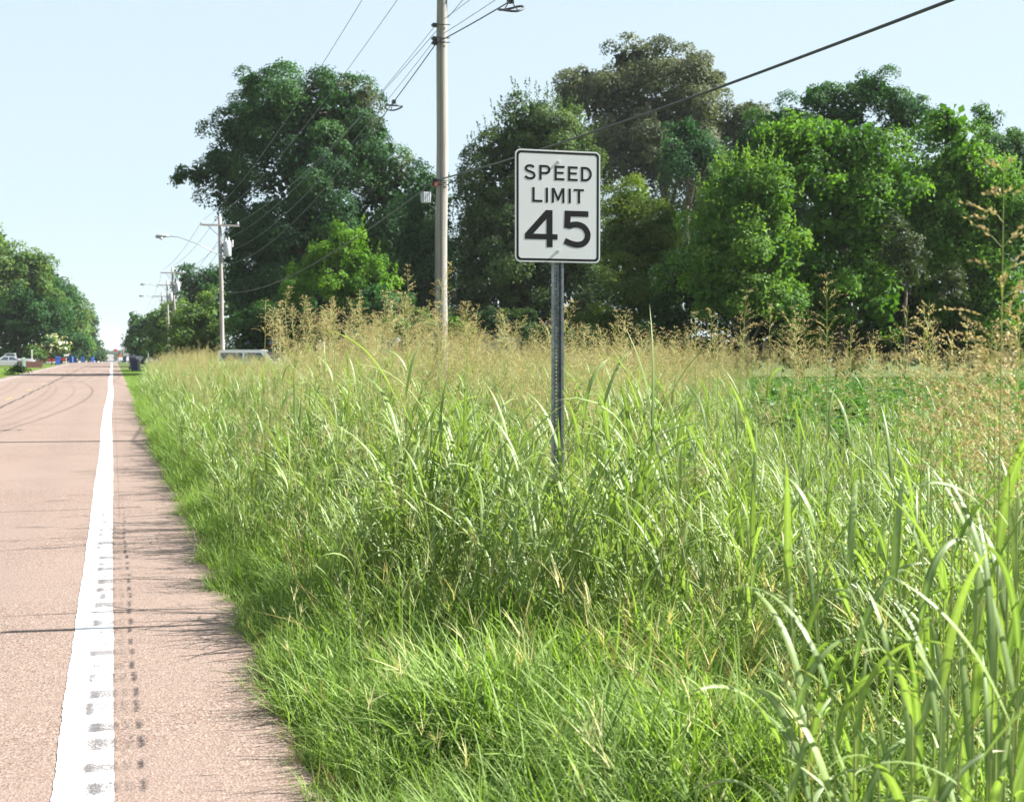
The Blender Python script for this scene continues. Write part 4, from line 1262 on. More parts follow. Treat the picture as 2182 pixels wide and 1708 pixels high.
# low brick planter: every brick its own piece
pl = empty('brick_planter', foot(66, 149), R(2), 'low red brick planter wall round the white post', 'planter')
MB().box(-1.25, 1.25, .03, .55, -.1, .78).build('core', M['brick'], pl)
bk = MB().box(-.155, .155, -.075, .029, 0, .12).build('brick', M['brick'], pl)
bk.location = (-1.1, 0, 0)
for r_ in range(6):
    for c_ in range(8):
        if r_ == 0 and c_ == 0: continue
        q = bk.copy(); col.objects.link(q); q.parent = pl
        q.location = (-1.1 + .315 * c_ + (.155 if r_ % 2 else 0) - (.1 if r_ % 2 else 0), .004 * ((r_ * 7 + c_ * 3) % 3), .13 * r_)
def road_sign(name, label, p, poly_n, size, h, mat, rot, post_mat, rz=0.0):
    r = empty(name, p, rz, label, 'road sign')
    pts = [(size * math.cos(R(rot + 360 * i / poly_n)), h + size * math.sin(R(rot + 360 * i / poly_n))) for i in range(poly_n)]
    MB().prism(pts, 'y', -.012, .0).build('sign_panel', mat, r)
    pts2 = [(size * .93 * math.cos(R(rot + 360 * i / poly_n)), h + size * .93 * math.sin(R(rot + 360 * i / poly_n))) for i in range(poly_n)]
    MB().prism([(x, z) for x, z in pts2], 'y', -.018, -.013).build('face', mat, r)
    MB().box(-.035, .035, .002, .05, -.2, h + size * .7).build('post', post_mat, r)
    return r
road_sign('warning_sign', 'orange diamond warning sign at the road edge before the far bins', foot(256.5, 215), 4, .34, 1.35, M['orange_sign'], 90, M['steel'])
road_sign('stop_sign', 'red octagonal sign on a post far down the road above the white van', Vector((1.1, 470, float(zprof(470)))), 8, .62, 4.4, M['red_sign'], 22.5, M['steel'])
road_sign('warning_sign', 'faint orange diamond sign far down the road before the hazy trees', foot(212, 440), 4, .55, 4.0, M['orange_sign'], 90, M['steel'])
tr = vehicle('parked_trailer_truck', 'white truck glimpsed under the far trees by the orange sign', 'truck', foot(277, 268), R(10), M['white_car'], 5.2, 1.9, 1.8, 'pickup')
# ------------------------------------------------------------------ grasses
def blade_arrays(base, az, length, width, th0, curl, n=7, twist=0.0, fold=.25, tint=.5, drop=None):
    """one arching grass leaf, three vertices across (middle is the rib)"""
    s = np.linspace(0, 1, n + 1)
    th = th0 + curl * s ** 1.6
    ds = length / n
    h = np.array([math.cos(az), math.sin(az), 0.0])
    pos = np.zeros((n + 1, 3)); pos[0] = base
    for i in range(1, n + 1):
        tm = .5 * (th[i] + th[i-1])
        pos[i] = pos[i-1] + ds * (h * math.sin(tm) + np.array([0, 0, math.cos(tm)]))
    tan = np.gradient(pos, axis=0); tan = unit(tan)
    side = np.array([-h[1], h[0], 0.0])
    nrm = unit(np.cross(np.tile(side, (n + 1, 1)), tan))
    tw = twist * s
    sd = side * np.cos(tw)[:, None] + nrm * np.sin(tw)[:, None]
    nn = unit(np.cross(sd, tan))
    w = width * np.clip(.45 + s * 3.2, 0, 1) * (1 - s ** 2.6) + width * .02
    Lf = pos + sd * w[:, None] * .5 + nn * (w * fold)[:, None] * .5
    Rt = pos - sd * w[:, None] * .5 + nn * (w * fold)[:, None] * .5
    V = np.stack([Lf, pos, Rt], 1).reshape(-1, 3)
    i = np.arange(n)[:, None] * 3
    Fq = np.concatenate([i + np.array([[0, 1, 4, 3]]), i + np.array([[1, 2, 5, 4]])])
    rib = np.tile([0, .9, 0], n + 1)
    hsh = abs(math.sin(az * 91.7 + length * 53.1))
    if hsh > .62:
        rib = rib + np.repeat(np.clip((s - (1.25 - .5 * hsh)) * 9, 0, 2), 3)
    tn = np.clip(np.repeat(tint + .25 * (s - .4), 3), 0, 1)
    return V, Fq, rib, tn

def thin_blade(base, az, length, width, th0, curl, n=4, tint=.5):
    s = np.linspace(0, 1, n + 1)
    th = th0 + curl * s
    h = np.array([math.cos(az), math.sin(az), 0.0])
    st = np.stack([np.sin(th), np.cos(th)], -1)
    inc = (length / n) * .5 * (st[1:] + st[:-1])
    acc = np.concatenate([[[0, 0]], np.cumsum(inc, 0)])
    pos = base + acc[:, :1] * h + acc[:, 1:] * np.array([0, 0, 1.0])
    side = np.array([-h[1], h[0], 0.0])
    w = width * (1 - s ** 2) + width * .05
    V = np.stack([pos + side * w[:, None] / 2, pos - side * w[:, None] / 2], 1).reshape(-1, 3)
    i = np.arange(n)[:, None] * 2
    Fq = i + np.array([[0, 1, 3, 2]])
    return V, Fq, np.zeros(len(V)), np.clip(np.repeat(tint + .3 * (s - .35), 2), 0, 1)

class Acc:
    def __init__(s): s.V, s.F, s.r, s.t, s.m, s.n = [], [], [], [], [], 0
    def add(s, part, mi=0):
        V, Fq, rib, tn = part
        s.V.append(V); s.F.append(Fq + s.n); s.r.append(rib); s.t.append(tn); s.m.append(np.full(len(Fq), mi)); s.n += len(V)
    def build(s, name, mats, parent=None, link=False, smooth=True):
        return mesh_obj(name, np.concatenate(s.V), np.concatenate(s.F), mats, parent, smooth, link, {'rib': np.concatenate(s.r), 'tint': np.concatenate(s.t)}, np.concatenate(s.m))

def stem_part(path, r0, r1, tint=.5):
    path = np.asarray(path, dtype=float)
    n = len(path)
    V = []
    for i, p in enumerate(path):
        r = r0 + (r1 - r0) * i / (n - 1)
        for k in range(4):
            a = math.pi / 2 * k + .4
            V.append(p + np.array([math.cos(a) * r, math.sin(a) * r, 0]))
    V = np.array(V)
    Fq = []
    for i in range(n - 1):
        for k in range(4):
            Fq.append((i*4+k, i*4+(k+1) % 4, (i+1)*4+(k+1) % 4, (i+1)*4+k))
    return V, np.array(Fq), np.zeros(len(V)), np.full(len(V), tint)

def panicle_parts(g, base, axis_len, size, lean_az=0.0, lean=.1, spik=.011, dense=1.0):
    """open seed head: whorled thin branches carrying pointed spikelets. returns [(part, material index 0 stem/1 seed)]"""
    parts = []
    h = np.array([math.cos(lean_az), math.sin(lean_az), 0])
    nodes = int(9)
    ax = [base + np.array([0, 0, 1.0]) * axis_len * t + h * lean * axis_len * t * t for t in np.linspace(0, 1, 7)]
    parts.append((stem_part(ax, .0022, .0008, .7), 0))
    C, T, N, L, W, tt = [], [], [], [], [], []
    bp = []
    for k in range(nodes):
        t = (k + .15) / nodes
        p0 = base + np.array([0, 0, 1.0]) * axis_len * t + h * lean * axis_len * t * t
        nb = int(g.integers(3, 6) * dense)
        bl = size * (1.05 - t * .85) * (.6 + .4 * min(1, t * 4)) * g.uniform(.7, 1.2)
        for q in range(max(2, nb)):
            a = g.uniform(0, 2 * math.pi)
            el = g.uniform(.45, 1.0)
            d0 = np.array([math.cos(a) * math.cos(el), math.sin(a) * math.cos(el), math.sin(el)])
            l = bl * g.uniform(.7, 1.2)
            pts = [p0 + d0 * l * u_ + np.array([0, 0, -.28 * l * u_ * u_]) for u_ in (0, .35, .7, 1.0)]
            bp.append(pts)
            ns = max(4, int(l / .0165))
            for j in range(ns):
                u_ = .32 + .68 * (j + g.random() * .6) / ns
                c = p0 + d0 * l * u_ + np.array([0, 0, -.28 * l * u_ * u_]) + g.normal(size=3) * .003
                tdir = unit(d0 * 1.0 + g.normal(size=3) * .35 + np.array([0, 0, -.1]))
                C.append(c + tdir * spik * .4); T.append(tdir); N.append(g.normal(size=3)); L.append(spik * g.uniform(.8, 1.3)); W.append(spik * g.uniform(.3, .42)); tt.append(g.random())
    for pts in bp:
        pts = np.array(pts)
        side = unit(np.cross(pts[-1] - pts[0], [0, 0, 1.0]))
        w = .0009
        V = np.stack([pts + side * w, pts - side * w], 1).reshape(-1, 3)
        i = np.arange(3)[:, None] * 2
        parts.append(((V, i + np.array([[0, 1, 3, 2]]), np.zeros(8), np.full(8, .6)), 0))
    C = np.array(C); T = np.array(T); N = unit(np.array(N)); L = np.array(L); W = np.array(W)
    V, Fq = leaf_quads(C, T, N, L, W, .5)
    parts.append(((V, Fq, np.zeros(len(V)), np.repeat(np.array(tt), 4)), 1))
    V, Fq = leaf_quads(C, T, unit(np.cross(T, N)), L, W, .5)
    parts.append(((V, Fq, np.zeros(len(V)), np.repeat(np.array(tt), 4)), 1))
    return parts

PROTO = {}
def proto(name, objs):
    c = bpy.data.collections.new(name)
    for o in objs: c.objects.link(o)
    PROTO[name] = c

# leafy johnson-grass tufts
def tall_tuft(seed, H=1.0, nst=6, wide=.022, spread=.16):
    g = np.random.default_rng(seed)
    A = Acc()
    for k in range(nst):
        a = g.uniform(0, 2 * math.pi); rr = spread * math.sqrt(g.random())
        b = np.array([rr * math.cos(a), rr * math.sin(a), 0])
        hh = H * g.uniform(.65, 1.1)
        la = g.uniform(0, 2 * math.pi); ll = g.uniform(.03, .22)
        hv = np.array([math.cos(la), math.sin(la), 0])
        path = [b + np.array([0, 0, hh * t]) + hv * ll * hh * t * t for t in (0, .33, .66, 1)]
        A.add(stem_part(path, .0035, .002, .45), 1)
        nl = int(g.integers(5, 8))
        for j in range(nl):
            t = .12 + .86 * j / (nl - 1)
            p = b + np.array([0, 0, hh * t]) + hv * ll * hh * t * t
            A.add(blade_arrays(p, g.uniform(0, 2 * math.pi), g.uniform(.32, .62) * (1.05 - .25 * abs(t - .5)), wide * g.uniform(.6, 1.15), g.uniform(.15, .5), g.uniform(.4, 1.9), 7, g.uniform(-.8, .8), .3, g.uniform(.1, .8)), 0)
    for k in range(7):
        a = g.uniform(0, 2 * math.pi)
        b = np.array([spread * math.cos(a) * g.random(), spread * math.sin(a) * g.random(), 0])
        A.add(blade_arrays(b, g.uniform(0, 6.28), g.uniform(.4, .8) * H, wide * g.uniform(.5, .9), g.uniform(.05, .35), g.uniform(.3, 1.6), 7, 0, .3, g.uniform(.05, .6)), 0)
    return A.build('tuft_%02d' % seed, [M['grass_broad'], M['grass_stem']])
proto('tall_tufts', [tall_tuft(s) for s in range(8)])

def seed_stalk(seed, H=1.45, leaves=4):
    g = np.random.default_rng(50 + seed)
    A = Acc()
    hh = H * g.uniform(.9, 1.1)
    la = g.uniform(0, 6.28); ll = g.uniform(.02, .13)
    hv = np.array([math.cos(la), math.sin(la), 0])
    path = [np.array([0, 0, hh * t]) + hv * ll * hh * t * t for t in np.linspace(0, 1, 6)]
    A.add(stem_part(path, .003, .0018, .6), 1)
    for j in range(leaves):
        t = .25 + .5 * j / max(1, leaves - 1)
        p = np.array([0, 0, hh * t]) + hv * ll * hh * t * t
        A.add(blade_arrays(p, g.uniform(0, 6.28), g.uniform(.3, .5), .016 * g.uniform(.6, 1.1), g.uniform(.2, .5), g.uniform(.6, 1.8), 6, g.uniform(-.6, .6), .3, g.uniform(.3, .9)), 0)
    for part, mi in panicle_parts(g, path[-1], g.uniform(.28, .44), g.uniform(.13, .23), la, g.uniform(.05, .5), .0125):
        A.add(part, 1 + mi)
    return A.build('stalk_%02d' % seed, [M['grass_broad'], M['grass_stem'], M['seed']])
proto('seed_stalks', [seed_stalk(s) for s in range(8)])

def short_tuft(seed, H=.25, nb=30, spread=.09, w=.0045):
    g = np.random.default_rng(90 + seed)
    A = Acc()
    for k in range(nb):
        a = g.uniform(0, 6.28); rr = spread * math.sqrt(g.random())
        A.add(thin_blade(np.array([rr * math.cos(a), rr * math.sin(a), -.01]), g.uniform(0, 6.28), H * g.uniform(.5, 1.25), w * g.uniform(.7, 1.4), g.uniform(.0, .75), g.uniform(.2, 1.7), 4, g.uniform(0, 1)), 0)
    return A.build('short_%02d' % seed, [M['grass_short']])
proto('short_tufts', [short_tuft(s) for s in range(6)])
proto('lawn_tufts', [short_tuft(20 + s, .09, 40, .12, .005) for s in range(4)])

def mid_tuft(seed, H=.42):
    g = np.random.default_rng(130 + seed)
    A = Acc()
    for k in range(30):
        a = g.uniform(0, 6.28); rr = .12 * math.sqrt(g.random())
        A.add(blade_arrays(np.array([rr * math.cos(a), rr * math.sin(a), -.01]), g.uniform(0, 6.28), H * g.uniform(.45, 1.25), .0075 * g.uniform(.6, 1.5), g.uniform(.05, .6), g.uniform(.4, 1.9), 5, g.uniform(-.5, .5), .2, g.uniform(.15, .95)), 0)
    for k in range(3):      # short leafy runners
        a = g.uniform(0, 6.28)
        b = np.array([.1 * math.cos(a), .1 * math.sin(a), 0])
        hh = H * g.uniform(.5, .9)
        A.add(stem_part([b, b + [0.02, 0, hh * .5], b + [.05, .02, hh]], .0017, .0012, .5), 0)
        for j in range(5):
            A.add(blade_arrays(b + np.array([.05 * j / 5, .02 * j / 5, hh * (.2 + .16 * j)]), g.uniform(0, 6.28), g.uniform(.07, .15), .010, g.uniform(.5, 1.0), g.uniform(.3, 1.2), 4, 0, .2, g.uniform(.3, 1)), 0)
    return A.build('mid_%02d' % seed, [M['grass_short']])
proto('mid_tufts', [mid_tuft(s) for s in range(6)])

def crab_stalk(seed):
    """thin stalk ending in a hand of straight seed fingers"""
    g = np.random.default_rng(170 + seed)
    A = Acc()
    hh = g.uniform(.42, .8)
    la = g.uniform(0, 6.28); ll = g.uniform(.2, .6)
    hv = np.array([math.cos(la), math.sin(la), 0])
    path = [np.array([0, 0, hh * t]) + hv * ll * hh * t * t for t in np.linspace(0, 1, 5)]
    A.add(stem_part(path, .0019, .0013, .9), 0)
    for k in range(int(g.integers(3, 7))):
        A.add(thin_blade(path[-1] - np.array([0, 0, .012 * k]), la + g.normal(0, 1.1), g.uniform(.10, .20), .0066, g.uniform(.25, .8), g.uniform(.1, .5), 4, g.uniform(.5, 1)), 1)
    return A.build('crab_%02d' % seed, [M['grass_stem'], M['seed_pale']])
proto('crab_stalks', [crab_stalk(s) for s in range(6)])

def dry_tuft(seed):
    g = np.random.default_rng(200 + seed)
    A = Acc()
    for k in range(16):
        a = g.uniform(0, 6.28); rr = .15 * math.sqrt(g.random())
        b = np.array([rr * math.cos(a), rr * math.sin(a), 0])
        A.add(thin_blade(b, g.uniform(0, 6.28), g.uniform(.35, .75), .005, g.uniform(.05, .7), g.uniform(.1, 1.2), 4, g.uniform(0, 1)), 0)
    return A.build('dry_%02d' % seed, [M['dry']])
proto('dry_tufts', [dry_tuft(s) for s in range(4)])

def soy_plant(seed):
    g = np.random.default_rng(230 + seed)
    A = Acc()
    C, T, N, L = [], [], [], []
    for k in range(3):
        b = np.array([g.normal() * .08, g.normal() * .08, 0])
        hh = g.uniform(.5, .7)
        A.add(stem_part([b, b + [0, 0, hh]], .003, .002, .4), 0)
        for j in range(11):
            a = g.uniform(0, 6.28); t = .35 + .65 * g.random()
            e = b + np.array([math.cos(a), math.sin(a), .35]) * g.uniform(.08, .2) + np.array([0, 0, hh * t])
            for q in (-1, 0, 1):
                aa = a + q * .9
                dv = np.array([math.cos(aa), math.sin(aa), -.15])
                C.append(e + dv * .06); T.append(dv); N.append(np.array([0, 0, 1.0]) + g.normal(size=3) * .35); L.append(g.uniform(.09, .14))
    C = np.array(C); L = np.array(L)
    V, Fq = leaf_quads(C, np.array(T), unit(np.array(N)), L, L * .75, .12)
    A.add((V, Fq, np.zeros(len(V)), np.repeat(g.random(len(C)), 4)), 0)
    return A.build('soy_%02d' % seed, [M['soy']])
proto('soy_plants', [soy_plant(s) for s in range(4)])

def scatter(name, label, cat, pts, scale, colname, seed, tilt=.12, zs=None):
    g = np.random.default_rng(seed)
    n = len(pts)
    me = bpy.data.meshes.new(name)
    me.vertices.add(n)
    me.vertices.foreach_set('co', np.ascontiguousarray(pts, dtype=np.float32).ravel())
    rot = np.stack([g.normal(0, tilt, n), g.normal(0, tilt, n), g.uniform(0, 2 * math.pi, n)], -1)
    sc = np.asarray(scale)
    scl = np.stack([sc, sc, sc if zs is None else sc * zs], -1)
    nc = len(PROTO[colname].objects)
    for k, typ, data in (('rot', 'FLOAT_VECTOR', rot), ('scl', 'FLOAT_VECTOR', scl), ('pid', 'INT', g.integers(0, nc, n))):
        a = me.attributes.new(k, typ, 'POINT')
        if typ == 'INT': a.data.foreach_set('value', data.astype(np.int32))
        else: a.data.foreach_set('vector', np.ascontiguousarray(data, dtype=np.float32).ravel())
    me.update()
    o = bpy.data.objects.new(name, me)
    col.objects.link(o)
    tag(o, label, cat, kind='stuff')
    nt = bpy.data.node_groups.new(name + '_scatter', 'GeometryNodeTree')
    nt.interface.new_socket('Geometry', in_out='INPUT', socket_type='NodeSocketGeometry')
    nt.interface.new_socket('Geometry', in_out='OUTPUT', socket_type='NodeSocketGeometry')
    gi = nt.nodes.new('NodeGroupInput'); go = nt.nodes.new('NodeGroupOutput')
    ci = nt.nodes.new('GeometryNodeCollectionInfo')
    ci.inputs['Collection'].default_value = PROTO[colname]
    ci.inputs['Separate Children'].default_value = True
    ci.inputs['Reset Children'].default_value = True
    ip = nt.nodes.new('GeometryNodeInstanceOnPoints')
    ip.inputs['Pick Instance'].default_value = True
    def attr(nm, dt):
        a = nt.nodes.new('GeometryNodeInputNamedAttribute'); a.data_type = dt; a.inputs['Name'].default_value = nm
        return a.outputs['Attribute']
    nt.links.new(gi.outputs[0], ip.inputs['Points'])
    nt.links.new(ci.outputs[0], ip.inputs['Instance'])
    nt.links.new(attr('pid', 'INT'), ip.inputs['Instance Index'])
    nt.links.new(attr('rot', 'FLOAT_VECTOR'), ip.inputs['Rotation'])
    nt.links.new(attr('scl', 'FLOAT_VECTOR'), ip.inputs['Scale'])
    nt.links.new(ip.outputs[0], go.inputs[0])
    md = o.modifiers.new('scatter', 'NODES'); md.node_group = nt
    return o

def rand_area(g, x0, x1, y0, y1, per):
    n = int((x1 - x0) * (y1 - y0) * per)
    return np.stack([g.uniform(x0, x1, n), g.uniform(y0, y1, n)], -1)
def ang(p): return np.arctan2(p[:, 0], p[:, 1])
AMAX = R(43.5)
def clumpy(p, s=.55, ph=0.0):
    return .5 + .25 * np.sin(p[:, 0] * s * 2.1 + p[:, 1] * s * 1.3 + ph) + .25 * np.sin(p[:, 0] * s * 1.1 - p[:, 1] * s * 2.3 + 2 + ph)
def zg(p):
    return zprof(p[:, 1]) - .03
def p3(p): return np.column_stack([p, zg(p)])
def tall_left(y):
    """left limit of the tall growth"""
    y = np.asarray(y, dtype=float)
    near = 1.34 + .18 * np.sin(y * .9) + .12 * np.sin(y * 2.1 + 1) - .26 * np.clip((y - 7) / 4, 0, 1)
    near = near + np.clip((7.0 - y) / 2.0, 0, 1) * 2.2
    far = 1.08 + .1 * np.sin(y * .8)
    out = np.where(y < 22, near, far)
    return out + np.clip((y - 46) / 50, 0, 1.3) * 1.25
def in_soy(p):
    a = ang(p); r = np.hypot(p[:, 0], p[:, 1])
    lim = R(29.5) - R(6) * np.clip((r - 30) / 25, 0, 1)
    return (a > lim) & (r > 21.0 + 1.2 * np.sin(a * 40)) & (r < 57)

g = np.random.default_rng(5)
# tall leafy grass
parts = [rand_area(g, 1.0, 12, 3.2, 12, 15), rand_area(g, 1.0, 22, 12, 24, 10), rand_area(g, 1.0, 34, 24, 40, 6), rand_area(g, 1.0, 8, 40, 70, 6), rand_area(g, 8.0, 30, 40, 95, 2.2), rand_area(g, 1.5, 8, 70, 116, 3.5)]
p = np.concatenate(parts)
keep = (p[:, 0] > tall_left(p[:, 1])) & (ang(p) < AMAX) & ~in_soy(p) & (g.random(len(p)) < .35 + .8 * clumpy(p))
# low grass bay in front, left open
a_ = np.degrees(ang(p)); dd = np.hypot(p[:, 0], p[:, 1])
bay = (dd < 6.6) & (a_ < 30.5) & (p[:, 1] < 6.4)
keep &= ~bay & (dd > 2.6)
keep &= ~((dd < 4.3) & (a_ > 30))
p = p[keep]
dd = np.hypot(p[:, 0], p[:, 1])
sc = np.clip(.70 + .18 * (p[:, 0] - tall_left(p[:, 1])) / 1.6, .6, .88) * g.uniform(.75, 1.2, len(p)) * np.clip(.5 + (dd - 3) / 9, .48, 1) * (.68 + .62 * clumpy(p, 1.5, 5.0))
aa = np.degrees(ang(p))
sc = sc * np.where((aa > 26.5) & (dd > 8), .70, 1.0) * np.where((aa > 13) & (aa < 25) & (dd > 6.2) & (dd < 8.6), 1.22, 1.0)
scatter('tall_grass', 'dense tall green roadside grass with broad arching leaves', 'grass', p3(p), sc, 'tall_tufts', 21)
# seed stalks
parts = [rand_area(g, 1.0, 12, 6.0, 12, 15), rand_area(g, 1.0, 22, 12, 24, 22), rand_area(g, 1.0, 34, 24, 40, 15), rand_area(g, 1.0, 8, 40, 70, 14), rand_area(g, 8.0, 30, 40, 95, 6.0), rand_area(g, 1.5, 8, 70, 116, 8)]
p = np.concatenate(parts)
keep = (p[:, 0] > tall_left(p[:, 1]) + .25) & (ang(p) < AMAX) & ~in_soy(p) & (g.random(len(p)) < .15 + 1.1 * clumpy(p, .4, 1.0))
dd = np.hypot(p[:, 0], p[:, 1])
keep &= (g.random(len(p)) < np.clip((dd - 5.5) / 5.5, .14, 1))
keep &= (g.random(len(p)) < np.where((np.degrees(ang(p)) > 26.5) & (dd < 25), .2, 1.0))
p = p[keep]
sc = np.clip(.62 + .3 * (p[:, 0] - tall_left(p[:, 1])) / 2.0, .55, .92) * (.62 + .52 * g.random(len(p)) ** .8) * (.74 + .5 * clumpy(p, .8, 2.0))
aa = np.degrees(ang(p)); dd = np.hypot(p[:, 0], p[:, 1])
sc = sc * np.where((aa > 7.8) & (aa < 18) & (dd > 9) & (dd < 26), 1.22, 1.0) * np.where((aa > 4.4) & (aa < 7.8) & (dd > 12), .84, 1.0) * np.where(dd < 11, .85, 1.0)
scatter('grass_seed_heads', 'haze of tan seed heads rising over the tall roadside grass', 'grass', p3(p), sc, 'seed_stalks', 22, .1)
# verge of short grass along the shoulder
parts = [rand_area(g, .6, 2.6, 3.6, 12, 170), rand_area(g, .6, 2.2, 12, 26, 110), rand_area(g, .6, 2.4, 26, 45, 60)]
p = np.concatenate(parts)
e = edge_right(p[:, 1])
inn = p[:, 0] - e
keep = (inn > -.07) & (p[:, 0] < tall_left(p[:, 1]) + .45) & ((inn > .03) | (g.random(len(p)) < .35 + .5 * clumpy(p, 5.0, 1)))
keep &= g.random(len(p)) < .45 + .6 * clumpy(p, 3.1, 2)
p = p[keep]; inn = inn[keep]
sc = np.clip(.78 + 1.3 * inn, .65, 1.9) * g.uniform(.6, 1.35, len(p)) * (.7 + .5 * clumpy(p, 2.3, 4)) * np.clip(1 + (p[:, 1] - 9) / 22, 1, 1.6)
scatter('verge_grass', 'short fine grass creeping over the edge of the road shoulder', 'grass', p3(p), sc, 'short_tufts', 23, .15)
# knee-high grass: bay in front and skirt before the tall growth
parts = [rand_area(g, .85, 5.5, 3.4, 7.6, 60), rand_area(g, 1.1, 2.6, 7.6, 22, 42), rand_area(g, 1.1, 2.4, 22, 42, 26)]
p = np.concatenate(parts)
dd = np.hypot(p[:, 0], p[:, 1])
keep = (p[:, 0] > edge_right(p[:, 1]) + .10) & (ang(p) < AMAX) & (p[:, 0] < np.maximum(tall_left(p[:, 1]) + .6, 1.0)) | ((dd < 7.4) & (p[:, 0] > edge_right(p[:, 1]) + .10) & (ang(p) < AMAX))
p = p[keep]
inn = p[:, 0] - edge_right(p[:, 1])
sc = np.clip(.62 + .7 * inn, .55, 1.25) * g.uniform(.65, 1.2, len(p)) * (.6 + .65 * clumpy(p, 1.9, .7))
scatter('knee_high_grass', 'bright knee-high grass filling the bank in front of the tall growth', 'grass', p3(p), sc, 'mid_tufts', 24, .12)
pick = (g.random(len(p)) < .75) & (g.random(len(p)) < clumpy(p, 1.6, 3.0) + .1)
q = p[pick]
scatter('finger_grass', 'thin stalks with straight pale seed fingers over the low grass', 'grass', p3(q), g.uniform(.6, 1.05, len(q)) * np.clip(.5 + .55 * inn[pick], .4, 1.0), 'crab_stalks', 25, .2)
# dry stems low among the grass
p = np.concatenate([rand_area(g, 1.3, 8, 4.0, 12, 9), rand_area(g, 2, 20, 12, 30, 1.5)])
p = p[(ang(p) < AMAX) & ~in_soy(p) & (p[:, 0] > tall_left(p[:, 1]) - .8)]
q = rand_area(g, .7, 1.15, 3.6, 30, 26)
qi = q[:, 0] - edge_right(q[:, 1])
q = q[(qi > -.1) & (qi < .2)]
dsc = np.concatenate([g.uniform(.7, 1.2, len(p)), g.uniform(.15, .4, len(q))])
p = np.concatenate([p, q])
scatter('dry_straw', 'dry straw coloured stems caught among the green grass', 'grass', p3(p), dsc, 'dry_tufts', 26, .3)
# soy field
p = rand_area(g, 8, 42, 16, 56, 13)
p = p[in_soy(p) & (ang(p) < AMAX)]
scatter('crop_field', 'low even field of dark green leafy crop before the tree line', 'crop', p3(p), g.uniform(.85, 1.15, len(p)), 'soy_plants', 27, .1)
# brown brush at the far edge of the field
p = rand_area(g, 8, 46, 26, 64, 7)
r = np.hypot(p[:, 0], p[:, 1])
p = p[(ang(p) < AMAX) & (ang(p) > R(20)) & (r > 54.5 + 1.5 * np.sin(ang(p) * 50)) & (r < 59.5)]
scatter('field_edge_brush', 'brown dry seed grass along the foot of the tree line', 'grass', p3(p), g.uniform(.75, 1.15, len(p)), 'seed_stalks', 28, .15)
# mown strips
p = np.concatenate([rand_area(g, .7, 4.5, 34, 75, 38), rand_area(g, .7, 6, 75, 140, 14)])
p = p[(p[:, 0] > .78) & (p[:, 0] < tall_left(p[:, 1]) + np.where(p[:, 1] > 112, 6, .5))]
q = np.concatenate([rand_area(g, -14, -7.6, 28, 80, 22), rand_area(g, -26, -7.6, 80, 190, 6)])
p = np.concatenate([p, q])
scatter('mown_lawn', 'mown lawn strips on both sides of the road', 'lawn', p3(p), g.uniform(.8, 1.4, len(p)), 'lawn_tufts', 29, .15)
q = np.concatenate([rand_area(g, -13, -8.0, 60, 125, 7)])
q = q[g.random(len(q)) < clumpy(q, .2)]
scatter('rough_lawn', 'rough uncut grass on the lawn across the road', 'grass', p3(q), g.uniform(.6, 1.2, len(q)), 'mid_tufts', 30, .15)

# ------------------------------------------------------------------ single tall stalks that stand out
def stalk(name, label, group, base, H, az, lean, nleaf, head, seed, wide=.03, leaf_len=.6, head_size=(.38, .16), spik=.014, r0=.005):
    g = np.random.default_rng(seed)
    root = empty(name, base, 0, label, 'grass stalk', group)
    hv = np.array([math.cos(az), math.sin(az), 0])
    def at_(t): return np.array([0, 0, H * t]) + hv * lean * H * t * t
    A = Acc(); A.add(stem_part([at_(t) for t in np.linspace(0, 1, 9)], r0, .0025, .5), 0)
    A.build('stem', [M['grass_stem']], root, True)
    a0 = g.uniform(0, 6.28)
    for j in range(nleaf):
        t = .10 + (.62 if head else .88) * j / max(1, nleaf - 1)
        A = Acc()
        A.add(blade_arrays(at_(t), a0 + math.pi * j + g.normal(0, .5), leaf_len * g.uniform(.75, 1.15), wide * g.uniform(.75, 1.15), g.uniform(.12, .42), g.uniform(.4, 2.0), 12, g.uniform(-.9, .9), .3, g.uniform(.1, .75)), 0)
        A.build('leaf', [M['grass_broad']], root, True)
    if head:
        A = Acc()
        for part, mi in panicle_parts(g, at_(1.0), head_size[0], head_size[1], az, lean * 1.2, spik, 1.0):
            A.add(part, mi)
        A.build('seed_head', [M['grass_stem'], M['seed']], root, True)
    return root
def stalk_px(xtop, ytop, d, xbase_shift=0, **kw):
    """stalk whose seed head tip shows at the picture point, rooted on the ground at distance d"""
    tip = at(xtop, ytop, d)
    b = at(xtop + xbase_shift, 752, d); b.z = -.05
    hs = kw.get('head_size', (.38, .16))
    H = tip.z + .05 - (hs[0] if kw.get('head', True) else 0)
    dv = Vector((tip.x - b.x, tip.y - b.y, 0))
    az = math.atan2(dv.y, dv.x) if dv.length > 1e-4 else 0.0
    return dict(base=b, H=H, az=az, lean=dv.length / max(H * 1.5, .1), **kw)
SG = 'seed-headed grass stalks standing above the rest'
ge = random.Random(77)
extra_heads = []
for q in range(34):
    d = ge.uniform(11.5, 19)
    extra_heads.append((ge.uniform(560, 1010), ge.uniform(625, 705), d, ge.uniform(-14, 14), (ge.uniform(.28, .4), ge.uniform(.1, .16)), .017))
for q in range(26):
    d = ge.uniform(7.5, 14)
    extra_heads.append((ge.uniform(1260, 2170), ge.uniform(640, 770), d, ge.uniform(-20, 20), (ge.uniform(.28, .4), ge.uniform(.1, .16)), .0145))
for q in range(9):
    d = ge.uniform(3.3, 5.0)
    extra_heads.append((ge.uniform(1960, 2178), ge.uniform(640, 900), d, ge.uniform(-25, 25), (ge.uniform(.34, .5), ge.uniform(.14, .2)), .016))
k_ = stalk_px(2140, 318, 3.5, -6, head=True, nleaf=5, seed=901, head_size=(.66, .24), spik=.0165)
